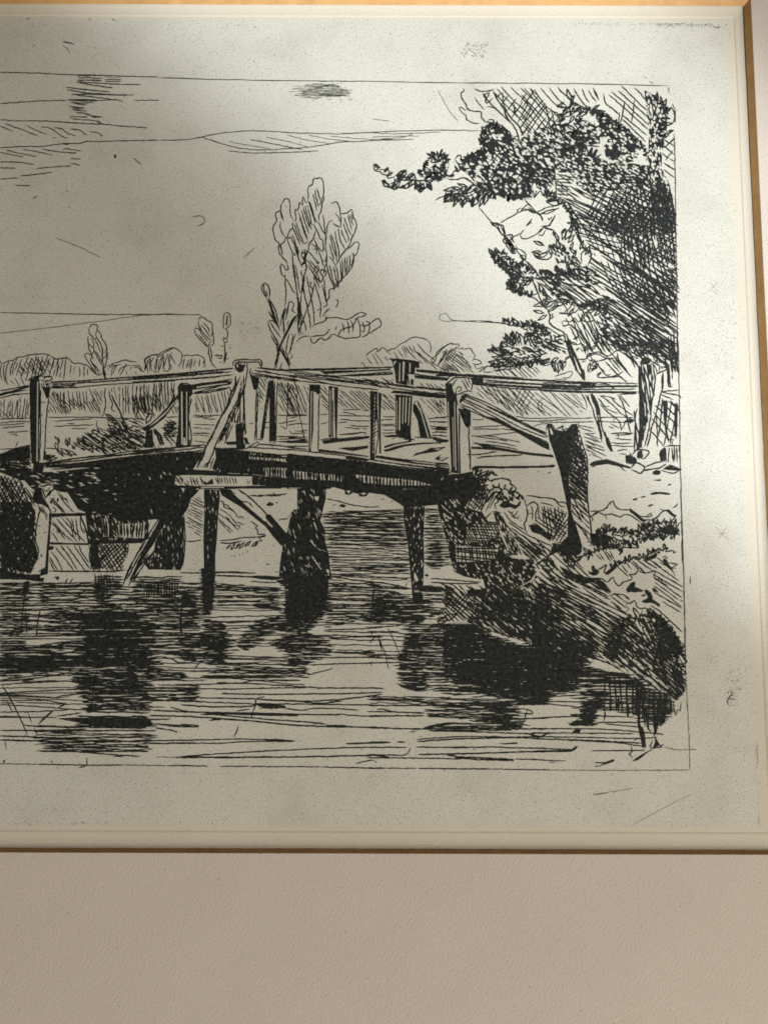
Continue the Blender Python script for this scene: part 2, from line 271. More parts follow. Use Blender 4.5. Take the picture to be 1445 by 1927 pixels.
DATA = '''
T 690 140 4.661
L tree foliage
2.6 843 122 858 145 830 160 828 195 852 240 875 268 878 295 905 315 950 325 1005 328 1002 365 1010 395
2.4 808 290 822 285 850 305 878 318
2.4 808 290 830 330 875 365 868 390 905 415 945 428 990 430
2.4 945 200 965 235 1000 275 1030 312
2.4 980 235 1000 232
2.6 940 125 1010 150 1095 138 1115 125
2.6 1018 165 1045 215 1075 160 1018 185
2.6 1045 190 1045 255 1110 205
2.8 1025 165 1060 230 1130 300 1200 370 1270 430 1310 490 1330 560 1350 610
3.2 1105 140 1150 230 1210 310 1270 390 1330 450 1375 540
2.2 1050 285 1090 285 1120 300
2.4 1175 105 1250 190 1330 270 1445 370
2.4 1260 110 1340 190 1445 280
2.4 1345 115 1445 215
2.4 1140 125 1230 220 1330 320 1445 430
2.4 1120 160 1200 250 1300 350 1400 450 1445 500
2.4 1180 160 1130 210
2.4 1240 185 1170 280
2.4 1310 210 1230 320
2.4 1370 240 1270 380
2.4 1420 240 1320 430
2.4 1445 290 1350 470
2.6 1190 150 1195 250 1230 330
3.4 1200 310 1230 380 1265 420
3.0 1290 250 1300 340 1330 370
2.8 1060 405 1085 395 1115 405 1120 430 1090 435 1065 410
2.2 1005 365 1015 400 1030 410
2.2 1020 380 1035 415 1080 420 1120 440 1160 428
2.6 1310 490 1345 600 1365 650
2.6 1290 545 1320 590 1330 545 1290 545
N 170 36 10 4.6 1010 470 1090 440 1190 450 1240 500 1290 560 1345 610 1445 700 1445 1080 1380 1080 1290 1100 1200 1080 1120 1050 1050 1040 960 960 900 890 830 830 850 760 880 710 950 690 1030 660 1020 600 1000 520
H 2.2 11 125 1.2 1080 600 1250 640 1380 800 1445 950 1300 1050 1120 1000 1050 860
V 2.8 1060 540 1010 470 1080 560 1010 520 1060 640 990 575 1090 640 1020 620 1110 480 1050 470 1160 470 1110 440 1230 520 1180 440 1260 540 1225 480 1030 720 945 680 960 790 870 710 990 740 960 690 920 740 880 715
3.0 775 740 800 710 830 715 825 755 850 780 800 785 775 745
2.8 720 890 755 870 770 840 800 855 830 820 860 800
2.8 700 910 740 925 800 920 850 905 900 930 940 970
2.8 850 905 940 960 1000 1000 1060 1010
V 2.8 1120 1040 1130 1100 1210 1030 1200 1090 1250 1020 1285 1110 1330 1020 1280 1090 1360 1020 1400 1080 1300 1000 1330 1090 1160 1020 1190 1080 1090 980 1050 1060 1400 960 1440 1030
V 3.0 885 990 790 955 830 1010 745 985 780 1000 670 1020 760 1030 690 1120 790 1050 670 1125 800 1080 755 1165 820 1070 840 1172 890 1060 830 1165 930 1070 915 1165 990 1060 925 1165 1030 1060 985 1165 1040 1040 1020 1110 950 1020 1000 1060 1050 1000 960 1040 900 1000 830 1050 720 1040 690 1075 880 1040 790 1060 1000 980 940 1010 1060 1030 1030 1150
2.6 600 1105 640 1080 690 1065 730 1040
M 7 3.5 150 2.6 5.0 730 1030 820 1000 940 960 1060 1000 1040 1060 880 1070 760 1080
2.6 55 790 85 785 100 820 75 850 55 795
2.6 100 830 165 840 180 815 195 850 215 857
2.6 75 850 115 850 135 875 180 885 185 910 225 905 250 890
2.8 345 835 300 850 260 900 340 885 350 838
2.8 250 890 285 865 300 850
3.0 135 930 150 975 205 990 240 960 255 920 285 905
2.8 205 990 235 1010 290 990 330 975 390 935 420 900
3.0 135 930 165 925 175 960 210 970
2.8 290 990 330 1000 370 990 430 940 410 865 365 885 350 905 400 890
2.8 430 940 470 940 440 1000 425 1008
3.0 480 935 465 1040 530 985 570 1020 555 950 520 990 480 1010
3.0 500 900 460 870 455 835 485 855 500 830 520 880 560 860
3.0 500 910 545 900 580 850 560 890 500 930 560 945 600 910
3.0 560 700 590 685 620 720 650 695 655 740 690 740 715 770 680 780 690 850 690 905
3.0 550 720 575 750 560 770 610 770 640 760 600 740 580 700
3.0 580 820 620 810 650 850 600 880 580 840 620 930 680 890
2.8 660 760 670 830 640 870 600 860 590 900
H 2.8 6 60 1.2 240 900 270 890 250 960 215 975
H 2.8 5 30 1.2 560 830 690 800 690 900 620 930 560 900
H 2.6 5 70 1.2 470 840 520 870 540 930 500 930
H 2.6 5 70 1.2 570 700 640 720 690 780 600 770
T 980 140 4.661
L tree foliage
2.6 80 120 120 190 180 260 240 330
2.6 120 130 150 190 230 290 330 350
2.6 170 115 230 190 300 260 370 300
2.6 245 115 300 190 350 240 400 280
2.8 320 105 350 150 400 190 460 250 500 285
2.8 400 120 430 170 460 200
2.8 460 125 500 190 560 270 590 285
2.6 535 125 560 190 600 250
2.6 590 140 620 190 660 245
4.0 635 115 645 150 665 190 680 225
2.6 720 165 740 250 800 300 860 355
2.6 770 275 830 320 870 365
2.6 765 175 900 290 1010 390 1115 485
2.6 790 150 900 240 1010 345 1115 440
2.6 850 140 960 240 1050 320 1118 385
2.6 875 98 980 200 1060 280 1115 320
2.6 880 385 980 480 1050 550 1095 590
2.6 870 430 960 510 1040 590 1080 625
2.6 880 350 1000 450 1100 535
2.6 990 115 1050 170 1110 250
2.8 910 235 895 320 870 430
2.6 995 225 980 330 970 430
2.6 860 330 855 420 870 450
H 2.4 9.5 47 0.8 0 130 90 120 240 300 330 350 350 420 300 500 150 500 0 540
H 2.4 10 126 0.8 0 180 120 140 250 300 330 370 280 480 150 500 0 540
H 2.4 10 78 0.8 220 240 330 360 380 520 240 560 200 420
N 90 35 9 4.6 150 480 340 430 400 620 380 740 240 720 100 700 0 660 0 560
V 3.0 420 280 355 365 440 240 400 130 440 260 510 265 480 330 350 370 470 360 420 430 560 310 510 270 560 300 560 290 620 310 690 265 640 330 740 325 700 340 780 370 590 330 480 370 540 380 480 440 420 430 370 460 480 490 390 440 520 520 400 520 560 580 460 540 560 620 460 620 400 640 550 630 330 560 420 570 340 620 480 640 350 700 430 610 340 500 400 490 380 460 430 420 330 430 390 480
V 3.4 420 300 460 230 480 330 520 280 430 250 470 180 600 320 560 290 620 330 700 330
N 75 20 10 4.6 560 290 660 300 780 370 860 440 1000 540 1050 660 1000 760 860 790 740 720 720 600 600 620 560 560 640 470 580 440 680 360
H 2.0 14 75 1 680 380 860 440 1000 550 1050 680 960 780 760 740 740 620 690 520
H 3.2 6 10 1 590 530 670 530 670 650 560 650
Y 640 690 690 670 700 630 720 640 730 720 830 770 800 780 690 735
Y 880 720 920 710 915 750 890 745
Y 1000 660 1090 680 1085 700 1010 690
Y 460 690 540 640 550 660 480 700
Y 580 400 640 360 655 395 610 440 585 430
Y 390 690 440 690 420 730 390 735
Y 690 550 760 560 745 620 720 620 720 700 700 690
N 150 28 9 3.4 430 720 560 690 640 700 840 780 980 780 1110 800 1120 980 960 1000 700 1030 580 1040 480 960 500 860 320 860 290 800
2.4 290 760 300 900 310 1080
H 2.6 6 5 1 300 880 500 870 430 1000 410 1080 320 1080
H 3.4 6 30 1 430 990 600 1000 560 1090 420 1090 400 1050
N 190 75 9 4.4 1080 140 1180 190 1290 330 1270 560 1240 650 1230 820 1300 960 1350 1200 1350 1398 1130 1398 1110 900 1120 500
H 2.8 11 35 1 1240 560 1340 560 1350 960 1240 820
H 2.6 14 130 1 1270 480 1340 480 1345 800 1260 760
V 2.8 1240 300 1275 210 1260 330 1320 290 1200 230 1190 150 1260 380 1310 390 1240 260 1220 190 1250 440 1330 430 1260 520 1340 490
2.8 1315 280 1340 330 1345 400 1320 440
H 2.9 6.8 25 1 1110 950 1300 960 1330 1100 1355 1400 480 1400 500 1280 420 1180 300 1100 420 1080 580 1050 800 1040
H 2.7 8.5 80 1 1110 900 1300 970 1350 1200 1355 1400 800 1400 760 1100 900 1030
H 2.6 9 118 1 620 1040 900 960 1120 1000 1320 1050 1355 1400 600 1400
H 2.8 9 50 1 760 1080 960 1100 1000 1300 900 1398 760 1398 720 1200
H 3.4 5.5 0 1 860 860 1010 880 1000 960 900 950
H 3.2 6 60 1 300 1080 420 1120 520 1300 520 1398 470 1398 400 1180 340 1120
H 3.2 5 110 1 1140 980 1320 1010 1350 1200 1310 1260 1140 1180
V 2.6 300 1090 215 1110 360 1140 220 1120 330 1110 180 1050 60 1000 90 1050 130 950 180 1020 200 960 230 1010 40 960 10 1040
2.4 20 1085 90 1160 140 1215 185 1255 190 1290
2.4 0 1190 60 1140 90 1165
2.2 0 1195 40 1180 110 1215 140 1210 220 1170 340 1145
2.4 150 1225 240 1220 330 1170
2.4 95 1265 75 1310 45 1330
2.6 300 1230 250 1320 175 1335
2.4 240 1265 255 1280 235 1270
2.6 210 1340 290 1370 270 1398
2.6 200 1340 160 1390
H 2.4 8 45 1 0 780 120 760 250 860 300 960 230 1010 120 920 0 860
M 8 4 35 2.6 5.5 0 880 80 920 200 960 290 940 280 820 180 820 60 800 0 780
V 2.8 350 1398 390 1350 420 1390 460 1310 470 1380 440 1260 440 1300 400 1305
T 900 390 3.705
L tree foliage
2.8 80 100 110 110 150 115 105 130 82 104
3.2 140 120 160 135 185 195 160 190 135 130 170 125 180 160 190 210
2.4 150 112 210 75 270 40 275 15 300 5
2.4 270 40 350 15 400 40 430 45 445 95
2.6 430 45 500 20 560 10
2.4 345 0 380 25 400 40
2.4 375 78 345 115 330 130
2.4 318 155 290 195 310 220 350 215 410 185 440 150 470 140
2.4 415 185 440 200 470 160
2.8 535 55 510 100 490 130 450 130 470 150 530 160 520 190 550 210
2.6 480 75 500 80 515 65
3.2 185 200 230 190 240 220 200 240 240 270 215 260 170 240 195 210 240 290 220 310 255 325 245 280 265 290
H 2.8 5 60 1 170 200 240 200 260 320 210 310 180 250
2.4 260 260 270 290 300 300 330 330 325 370 300 360 290 330 330 345
2.4 325 370 360 400 405 450 400 500 370 480
2.4 230 210 270 195 290 180
M 11 6 50 2.6 6.5 75 290 130 290 150 340 210 360 230 400 300 400 340 470 400 510 330 500 300 590 240 590 190 540 220 500 170 440 140 400 100 370
V 3.2 110 350 70 285 130 330 110 285 110 350 110 390 170 380 140 420 210 420 180 380 220 440 160 430 260 470 210 460 240 500 190 540 270 540 240 590 310 560 285 620 330 600 290 600 380 500 310 550 280 420 310 370 250 390 210 360 300 470 230 540
H 2.8 6 40 1 150 350 210 380 330 470 320 520 250 500 180 440
2.4 310 560 320 540 375 510 410 600 340 610 310 560
2.6 300 590 350 620 400 640 440 680 490 720
2.6 380 520 400 570 430 640 450 680 480 715
V 2.6 460 270 380 235 450 260 410 235 440 310 375 310 440 350 370 310 490 320 400 350 510 340 490 260 540 340 500 260 540 350 560 395
2.8 375 310 420 330 460 320 485 305 510 345 470 365 410 355 375 315
V 2.8 560 320 500 260 570 300 540 220 600 320 560 240 580 230 610 150 600 230 660 130 620 250 670 190 640 300 660 240 680 330 630 280 560 240 530 170 700 380 650 340 720 420 640 380 640 400 600 380
M 8 4 60 2.4 6 530 260 640 300 720 400 700 420 600 400 550 330
2.6 720 390 715 330 745 300 780 320 780 370 760 410
3.0 660 80 690 130 700 220 740 290 800 330
H 3.2 6 65 1 640 60 700 110 740 250 820 340 780 340 700 270 670 150
H 2.4 8 15 1 680 50 900 150 1000 260 1000 330 860 340 760 280 700 180
H 2.2 9 65 1 700 60 900 60 1000 250 870 330 780 260
H 2.9 6.4 30 1 660 0 1370 0 1385 180 1380 300 1250 400 1000 370 980 240 860 120 700 60
H 2.8 7.2 85 1 860 40 1370 0 1380 400 1140 440 1000 380 980 240
H 2.6 9 120 1 700 0 1370 0 1380 400 1200 400 900 200
H 2.8 9 80 1 1000 180 1240 240 1230 440 1140 440 1000 370
Y 1040 300 1080 300 1080 390 1050 380
Y 1205 235 1240 235 1240 280 1215 275
Y 830 570 870 540 880 580 850 590
Y 1295 820 1370 810 1370 870 1330 890 1295 850
V 2.8 440 480 425 430 560 470 530 410 520 460 430 440 600 460 540 420 700 500 600 450 660 470 610 400 620 420 690 490 560 540 440 490 480 490 400 500
M 8 4 40 2.6 6 430 450 560 430 640 450 760 400 860 500 840 560 760 560 700 520 600 500 560 540
H 2.8 7.5 38 0.6 590 520 640 530 780 600 830 640 700 690 560 580
3.0 560 520 640 540 760 560 860 620
2.8 580 580 700 680 770 680 840 630
M 8 4 45 2.6 5.5 490 520 560 530 580 600 560 640 500 600
V 2.6 430 600 420 560 450 620 450 560 480 630 410 520 500 660 380 690 460 740 380 720 480 750 410 790 460 700 540 650 480 730 560 680 520 650 640 650
2.6 525 745 510 740 520 770 495 780
2.4 510 715 560 690 640 660 700 690 680 730 620 745 560 740
2.4 560 735 600 690 2 2
2.4 590 740 650 690
2.4 620 745 680 690
3.2 480 710 500 760 490 800 530 840 590 870 610 890
2.6 465 830 500 850 560 890 610 900
3.0 590 870 610 940 650 1050 690 1149
2.6 640 920 660 1010 720 1149
H 3 5 70 0.8 600 880 640 900 690 1050 730 1149 680 1149 640 1020
H 3.1 6.2 33 1 780 330 1000 380 1240 440 1390 420 1390 700 1330 1080 1240 1000 1100 980 1000 980 880 900 960 800 860 640 880 540 760 440
H 2.6 8.5 70 1 820 360 1240 460 1390 420 1390 650 1200 700 1000 640 900 560
H 3.3 5.6 50 1 1180 520 1370 480 1385 700 1300 760 1160 680
V 2.6 720 720 780 780 740 740 840 700 780 720 900 640 800 760 880 690 860 760 900 700 700 720 760 690 880 640 820 650
H 3 6 25 1 690 680 840 640 900 600 960 680 870 730 720 720
2.6 580 800 600 790 640 800 670 770 690 800 720 790 760 800 800 790 830 810
2.6 580 800 590 830 640 820 700 870 760 960 790 1010
2.4 640 820 680 860 740 950
2.6 720 800 780 900 840 990 900 1050
2.4 760 800 820 910 880 1000
2.4 800 800 840 880 920 1010 1000 1100
V 2.4 860 860 900 840 870 880 920 870 880 870 840 850 890 880 890 930
V 2.6 690 960 640 940 700 980 680 1000 760 960 740 1010 800 950 840 940 820 960 780 1000 840 980 860 1010 660 920 700 900
2.4 750 1050 790 1020 840 1010 900 1040 960 1000 1000 990
2.4 750 1050 800 1080 880 1060 920 1050
2.4 810 1080 880 1149
2.4 900 1050 980 1149
2.4 960 1040 1040 1149
V 2.6 760 1149 780 1080 800 1110 840 1090 780 1130 830 1120
2.4 1000 1010 1060 1060 1090 1120
2.4 1040 1010 1100 1080 1110 1110
2.4 1090 990 1140 1060 1180 1080
2.4 1120 990 1150 1040
M 8 4 35 2.6 6 960 940 1240 960 1320 1060 1310 1149 1260 1100 1200 1040 1080 1000 980 1000
H 3.2 5 88 1 1330 850 1390 850 1400 1149 1330 1149
V 3.0 220 830 165 770 280 830 230 765 330 830 290 790 360 830 330 785 400 830 360 780 450 860 390 790 480 870 440 810
2.4 0 790 80 798 160 808 240 825 300 835 320 855 350 840
M 8 4 25 2.6 6.5 300 790 460 830 600 920 600 1020 520 1000 400 970 340 900
H 2.8 6 30 1 380 920 560 920 620 980 620 1040 500 1000
V 3.2 240 970 185 895 250 960 250 890 280 950 285 885 320 960 340 870 370 950 385 860 400 930 420 880 220 950 210 900
H 2.6 6 70 1 220 900 420 900 420 970 240 970
V 2.8 300 1000 75 990 240 1030 80 1000 220 1020 140 985 260 1080 65 1080 220 1080 90 1040 200 1100 80 1105 300 1100 180 1060 360 1040 280 1100 420 1060 330 1090 480 1020 370 1010 440 1030 380 1080 380 1000 300 980 280 1060 290 1100 180 1030 160 1000
M 8 4 20 2.6 7 90 1040 200 990 380 960 480 1010 400 1060 300 1100 150 1095
2.2 0 1149 60 1110 100 1110 250 1110 420 1075 500 1050
V 2.6 500 1060 430 1100 520 1070 530 1149 560 1080 610 1080 570 1060 560 1149 600 1060 640 1040 560 1050 500 1080
T 470 320 4.942
L poplar foliage
2.0 540 280 545 230 540 180 555 145 585 140 588 95 600 75 625 82 655 68 675 90 685 130 690 180 685 240 690 260 670 320 665 380 645 420 640 480
2.0 545 280 560 330 580 390 600 450 612 500
2.0 685 245 668 260 665 300 640 330
2.0 605 180 612 230 625 290 640 340
2.0 625 165 640 220 655 290
2.0 590 220 600 270 615 320 620 370
2.0 560 295 580 360 605 450 630 490
2.0 540 350 560 420 580 520
2.0 545 300 520 300 500 245 490 290 495 330
2.0 495 330 465 300 455 350 450 380 425 360 425 410 435 470 405 470
2.0 515 330 545 450 575 560
2.0 500 340 520 430 555 540
2.0 480 370 510 470 550 590
2.0 455 390 500 530 540 650
2.0 430 480 470 600 510 690
2.0 415 500 460 620 495 690
2.0 405 480 400 530 430 600 470 700
2.0 465 440 530 640
3.0 530 330 550 345
2.0 405 460 385 430 375 380 375 310 365 275 330 270 305 300 290 330 293 360 275 385 250 390 240 420 255 470 225 510 215 555 225 600 240 650 275 690 270 740 280 780 310 820 345 855 350 870 335 860
2.0 290 370 295 400 315 470
3.0 285 375 300 440 318 470
2.0 285 480 285 540 300 580 330 620
2.0 345 640 375 560 395 540 420 580
2.0 330 630 320 670 290 690 290 730 310 780
2.0 285 690 300 750 305 790
2.0 345 640 375 720 395 760 400 830 420 960 435 1100 445 1200
2.0 320 620 360 640 380 620 400 660 420 700 440 790
2.0 395 600 430 700 450 800 480 890
2.0 400 780 430 800 410 760
2.0 420 690 450 740 450 840
2.0 350 870 358 920 345 935 310 890 290 875 285 920 300 970 330 1000
2.0 330 970 330 1060 340 1120 335 1200 325 1280
2.0 335 1010 370 1060 400 1120 430 1150
2.0 400 870 410 960 430 1060 440 1140
2.0 420 880 440 960 460 1100 470 1150
2.4 615 560 590 640 550 690 545 740 510 830 500 880
2.0 550 660 510 690
2.6 510 740 520 830 525 920 500 1000 490 1080 480 1160
2.4 500 740 480 790 510 850 470 890 500 900
3.0 480 780 520 770 500 830 525 850 480 890
2.4 480 930 490 1000 510 960
2.0 590 500 620 550 640 600 660 640 690 660
2.0 600 630 620 690 660 750 685 750 680 650
2.0 640 480 665 540 700 600
2.0 680 415 690 470 700 560 710 640
2.0 560 690 600 700 640 750 670 830 690 900
2.0 585 740 610 740 600 720
2.0 615 690 625 790
2.0 510 740 560 770 610 830 640 860
3.4 610 850 645 870 640 850 620 870
2.0 530 830 580 900 620 950 660 1050
2.0 540 880 600 980 650 1100
2.0 560 840 620 910 650 940
2.4 590 960 610 900 640 890 640 940 610 960 620 1000 660 1050 680 990 650 940 690 920 690 970
2.0 600 1040 600 960
2.4 650 950 690 920 715 960 690 1000
2.0 680 860 690 840 715 860 700 900 690 960
2.0 710 640 705 720 715 780 710 860
3.0 712 600 705 680
2.0 720 600 720 540 730 490 750 475 770 468
2.0 748 315 775 310 800 292 825 320 840 380 845 420 850 480 845 540
2.0 795 400 830 440 840 480
3.0 775 495 810 520 845 530
2.0 845 405 880 405 910 395 950 365 955 410 965 440 985 470 993 520 975 580 950 630 935 680 900 735 850 800 800 890
2.0 960 440 960 470
2.0 875 440 895 490 920 560 950 610
2.0 910 420 930 490 950 560
2.0 920 410 945 470 965 520
2.0 940 410 955 460
2.0 870 490 890 560 920 630 915 670
2.0 850 550 870 610 905 680
2.0 825 540 835 620 860 690 890 740
2.0 795 565 805 650 830 750 830 820
2.0 740 610 760 605 780 660 800 740 810 850
2.0 740 680 760 760 790 840
2.0 745 610 765 680 780 740 800 800
2.0 900 740 930 720 970 680 990 665 1015 680 1010 730 990 790 970 800 950 770
2.0 970 790 970 850 940 920 900 970 860 1010 820 1060 790 1100 740 1110 740 1180 710 1230
2.0 965 770 965 830 940 900
2.0 930 790 935 850 915 950
2.0 910 800 905 870 900 960
2.0 885 810 885 880 890 970
2.0 860 820 865 920 855 1040
2.0 840 840 850 930 850 1010
2.0 800 890 820 960 825 1100
2.0 780 890 795 970 815 1060
2.0 740 800 770 840 800 890
2.0 720 800 715 880 740 980 780 1080
2.0 740 880 760 960 780 1050 785 1125
2.6 820 1040 780 1075 820 1075 820 1100
2.0 690 1010 700 1120 715 1220 720 1260 680 1275
2.0 670 1060 690 1130 710 1230
2.0 600 1040 640 1170 660 1250 655 1360 660 1380
2.0 530 980 550 1100 590 1280 600 1400 605 1440
2.0 510 980 500 1100 530 1250 560 1400 565 1480
2.4 600 1060 570 1200 530 1300 490 1420 460 1480
2.0 550 1050 580 1040 560 1080 590 1110 570 1110
2.0 490 1080 520 1200 540 1270
2.0 470 1270 490 1370 520 1450 520 1500
2.0 460 1290 480 1400 470 1480 490 1530 510 1520
2.0 625 1305 655 1290
2.0 680 1365 700 1325 750 1285
2.0 795 1205 822 1210 820 1240 800 1280
2.0 590 1440 640 1425 700 1405 720 1375 780 1370 840 1380 900 1390 960 1365 1000 1335 1040 1325 1085 1340 1060 1360 1010 1370 970 1390
2.0 1000 1380 1020 1430 1030 1500 1020 1555 960 1560 900 1570 860 1560 820 1545 780 1520
2.0 820 1545 850 1490 890 1470 950 1455 1000 1380
2.0 705 1350 712 1400
2.0 860 1415 870 1460 875 1510
2.0 905 1400 920 1460 920 1525
2.0 935 1395 960 1440 955 1510
2.0 1045 1410 1065 1460 1060 1510 1035 1490
2.0 1075 1410 1110 1410 1115 1460 1100 1525 1040 1555
2.0 1025 1440 1070 1450 1120 1430 1170 1390 1200 1385 1220 1420 1215 1455 1170 1480 1130 1510 1100 1520
2.0 600 1440 590 1455 570 1450
2.0 570 1550 600 1545 650 1540 700 1530 740 1490 745 1480 725 1480
2.0 810 1450 790 1490
2.0 565 1550 570 1590 590 1610 620 1600 640 1570 680 1565 700 1585 740 1560 760 1530 800 1530
2.0 440 1600 460 1570 490 1550 540 1545 565 1550
L poplar stem
3.0 440 1150 455 1250 460 1350 450 1450 465 1540
3.0 455 1180 450 1300 455 1400
2.4 480 1160 470 1300 460 1440
3.6 445 1340 400 1410 350 1500 300 1600 265 1700 235 1840
3.0 430 1360 380 1450 330 1540 270 1660
2.6 420 1360 380 1420 350 1490
H 2.6 3 116 0.4 255 1700 285 1700 262 1800 250 1845 230 1845
H 2.6 3.4 118 0.4 440 1360 450 1370 330 1560 275 1700 255 1690 320 1540
3.0 440 1180 465 1260 445 1330
L poplar side_shoot
2.4 165 1195 140 1160 115 1120 112 1085 135 1050 160 1060 185 1110 185 1180
2.0 135 1060 135 1120 165 1180
2.0 150 1120 165 1140 165 1170
2.4 165 1195 190 1260 220 1360 260 1440 275 1500
3.0 180 1180 200 1260 240 1380 265 1450
2.4 190 1210 240 1300 270 1420
3.0 175 1310 210 1370 250 1430
2.4 170 1410 190 1395 240 1420 270 1470
2.4 170 1410 185 1470 220 1530 260 1590
2.4 190 1410 240 1490 290 1560
2.2 195 1530 220 1580 260 1640 320 1720 370 1780
2.2 220 1540 260 1610 310 1700 375 1850
2.2 260 1580 255 1680 270 1700
2.0 280 1460 310 1330 340 1280 330 1320 315 1380 320 1440 315 1530
2.4 320 1290 310 1400 325 1500
2.0 340 1350 370 1230 400 1230 412 1250 395 1310 430 1330
2.0 365 1250 350 1330 330 1400
2.0 345 1440 365 1400
2.0 390 1520 400 1540 395 1600 370 1700
2.0 370 1520 350 1600 340 1700 380 1800
2.0 430 1520 400 1590 380 1680 350 1720
2.2 300 1640 340 1750 380 1820
2.0 385 1710 395 1740 370 1760
2.0 300 1790 285 1845 320 1855
2.4 300 1700 350 1790
T 0 560 4.379
L far_trees tree_line
1.6 0 510 15 545 40 535 80 520 120 515 150 490 200 488 250 472 300 465 360 465 410 475 450 500 480 508 530 495 570 505 590 530 620 545 640 540 700 550 750 580 780 610
1.6 880 570 930 545 980 530 1030 515 1080 525 1130 530
1.6 1100 570 1140 575 1165 605 1190 610
1.6 890 590 930 560 970 560
1.6 1190 610 1200 560 1195 520 1230 485 1280 470 1310 485 1350 460 1400 430 1445 410
1.6 20 545 5 600 20 680
1.6 45 540 30 600 45 700
1.6 80 525 55 590 50 680 70 720
1.6 120 520 90 580 90 650
1.6 150 495 115 560 110 640
H 1.5 10 105 1.5 130 520 300 470 420 480 480 510 500 660 420 640 360 630 240 680 160 660 100 620
H 1.8 7 60 1.5 150 560 300 500 420 520 420 630 300 640 160 640
H 1.5 12 98 1.5 430 490 560 500 600 560 590 640 500 690 440 640
H 1.5 10 92 1 600 560 720 560 770 640 620 660
H 1.5 9 60 1.5 80 680 230 660 230 720 100 720
H 1.5 12 120 1.5 900 580 1040 530 1100 580 1000 640 900 630
1.4 920 620 930 580 960 560 1000 550
1.4 980 630 990 590 1030 565 1080 560
1.4 1040 600 1050 635
1.4 1110 610 1130 630
1.4 1240 490 1215 560 1220 620
1.4 1270 490 1245 540 1250 610
1.4 1300 490 1280 560 1275 600
1.4 1340 480 1310 550 1310 610
1.4 1390 460 1360 540 1350 600 1400 610
1.4 1420 450 1390 500 1400 560 1390 600
1.4 1260 600 1280 620 1300 605 1320 625
H 1.5 7 95 1.5 0 850 240 820 250 980 180 1000 0 1000
H 1.5 9 55 1.5 0 940 80 930 200 980 180 1000 0 1000
H 1.6 6.5 60 1.5 400 790 480 770 560 970 400 950
H 1.6 7.5 85 1.5 430 780 720 760 720 920 520 940
H 1.6 6.5 55 1.5 500 830 740 840 840 800 850 940 780 950 640 900 560 960
H 1.6 6.5 58 1.5 720 750 850 770 850 830 760 850
H 1.5 8.5 88 1.5 900 740 1445 690 1445 800 1360 900 1340 940 1000 960
H 1.8 6 82 1.5 1080 820 1220 800 1220 950 1100 950
H 1.6 8.5 70 1.5 1000 820 1300 780 1340 930 1130 970
H 1.5 10 65 1.5 1100 930 1330 900 1290 980 1120 990
L far_bank bank_line
1.8 400 988 600 985 830 988 1000 995 1200 1000
1.6 0 1000 250 993
1.6 0 1035 120 1022 250 1020
1.5 0 1050 110 1045 210 1035
1.5 20 1080 110 1065 210 1060
1.8 65 1112 170 1105 240 1100
1.5 90 1125 150 1130 130 1140
1.5 0 1250 110 1245 180 1230
1.5 150 1180 140 1215 130 1232
1.6 450 1020 620 1008 760 1000
1.6 445 1062 600 1055 780 1050
2.6 550 1040 620 1038
1.4 590 1078 650 1080 720 1078
1.5 800 1010 795 1050 810 1070 890 1105
1.5 870 950 840 980
1.5 380 1240 480 1245
1.4 1350 985 1445 985
L poplar foliage
1.9 740 250 750 230 775 220 810 230 800 265 830 290 845 340 870 380 885 430 888 470 880 530 860 590
1.9 740 250 735 290 760 320 790 350 800 330 790 300 805 265
1.9 735 320 725 345 740 390 770 410 775 370 750 330
1.9 730 380 735 420 760 470 780 440 770 400
1.9 700 465 730 460 760 480 770 510
1.9 700 465 710 500 740 545 780 600 800 630
2.2 760 480 750 520 780 570 820 630
1.9 790 350 810 400 835 450
1.9 800 330 840 400 850 470
1.9 780 440 810 500 845 560
1.9 790 440 830 500 850 540
1.9 760 530 800 580 830 610
1.9 840 450 850 500 880 480 870 430
2.4 845 450 850 540 860 620 865 680
H 3 4 85 .5 845 560 870 600 885 680 860 680
1.9 870 740 865 800 875 880 855 960
2.4 740 580 780 620 820 640 850 620
1.9 850 350 875 380 860 380
L bridge rail
F 0 790 90 770 240 720 245 740 100 785 0 815
2.2 0 768 110 750 240 722
2.4 0 830 120 800 250 790
2.0 60 790 230 760
F 420 692 620 685 1000 655 1445 622 1445 635 1000 668 640 695 420 705
F 420 740 640 735 870 712 1445 680 1445 690 870 722 640 745 420 752
2.0 430 718 700 702 1000 680 1445 655
2.0 640 700 900 690 1200 660 1445 640
2.0 420 730 600 725 620 715
H 2 4 -3 .5 430 690 620 690 640 740 430 745
L bridge post#1
F 250 680 325 660 330 700 335 760 330 940 325 1100 325 1360 265 1370 258 1200 255 1000 250 850
X 310 690 318 690 312 1350 303 1350
F 290 1010 300 1010 298 1360 290 1360
2.6 230 690 260 660 310 650 360 630 350 650 430 650 425 680 360 690 340 680
H 3 4 -20 1 235 690 270 660 360 635 330 660 260 700
2.4 350 680 380 655 420 655
F 345 735 420 740 405 830 385 830 370 790
H 3 3.6 70 .6 340 700 380 690 430 700 410 740 345 740
2.4 405 820 390 950 380 1060 375 1200 360 1350
2.6 340 760 335 900 335 1100 330 1350
1.8 345 870 380 860
1.6 350 950 345 980
1.6 365 1050 350 1060
1.8 250 700 255 1000 260 1200 268 1370
2.6 300 700 300 1000 295 1360
L bridge deck
F 0 1290 30 1280 120 1240 250 1210 255 1330 200 1330 0 1340
H 3 4.5 75 1 0 1300 250 1220 255 1400 0 1400
2.0 0 1345 100 1330 250 1325
H 3 5 10 1 0 1360 260 1340 260 1400 0 1400
F 370 1290 420 1300 410 1330 360 1340
V 2.4 370 1330 420 1290 380 1340 480 1320 370 1300 380 1270 400 1320 460 1300 390 1320 440 1340
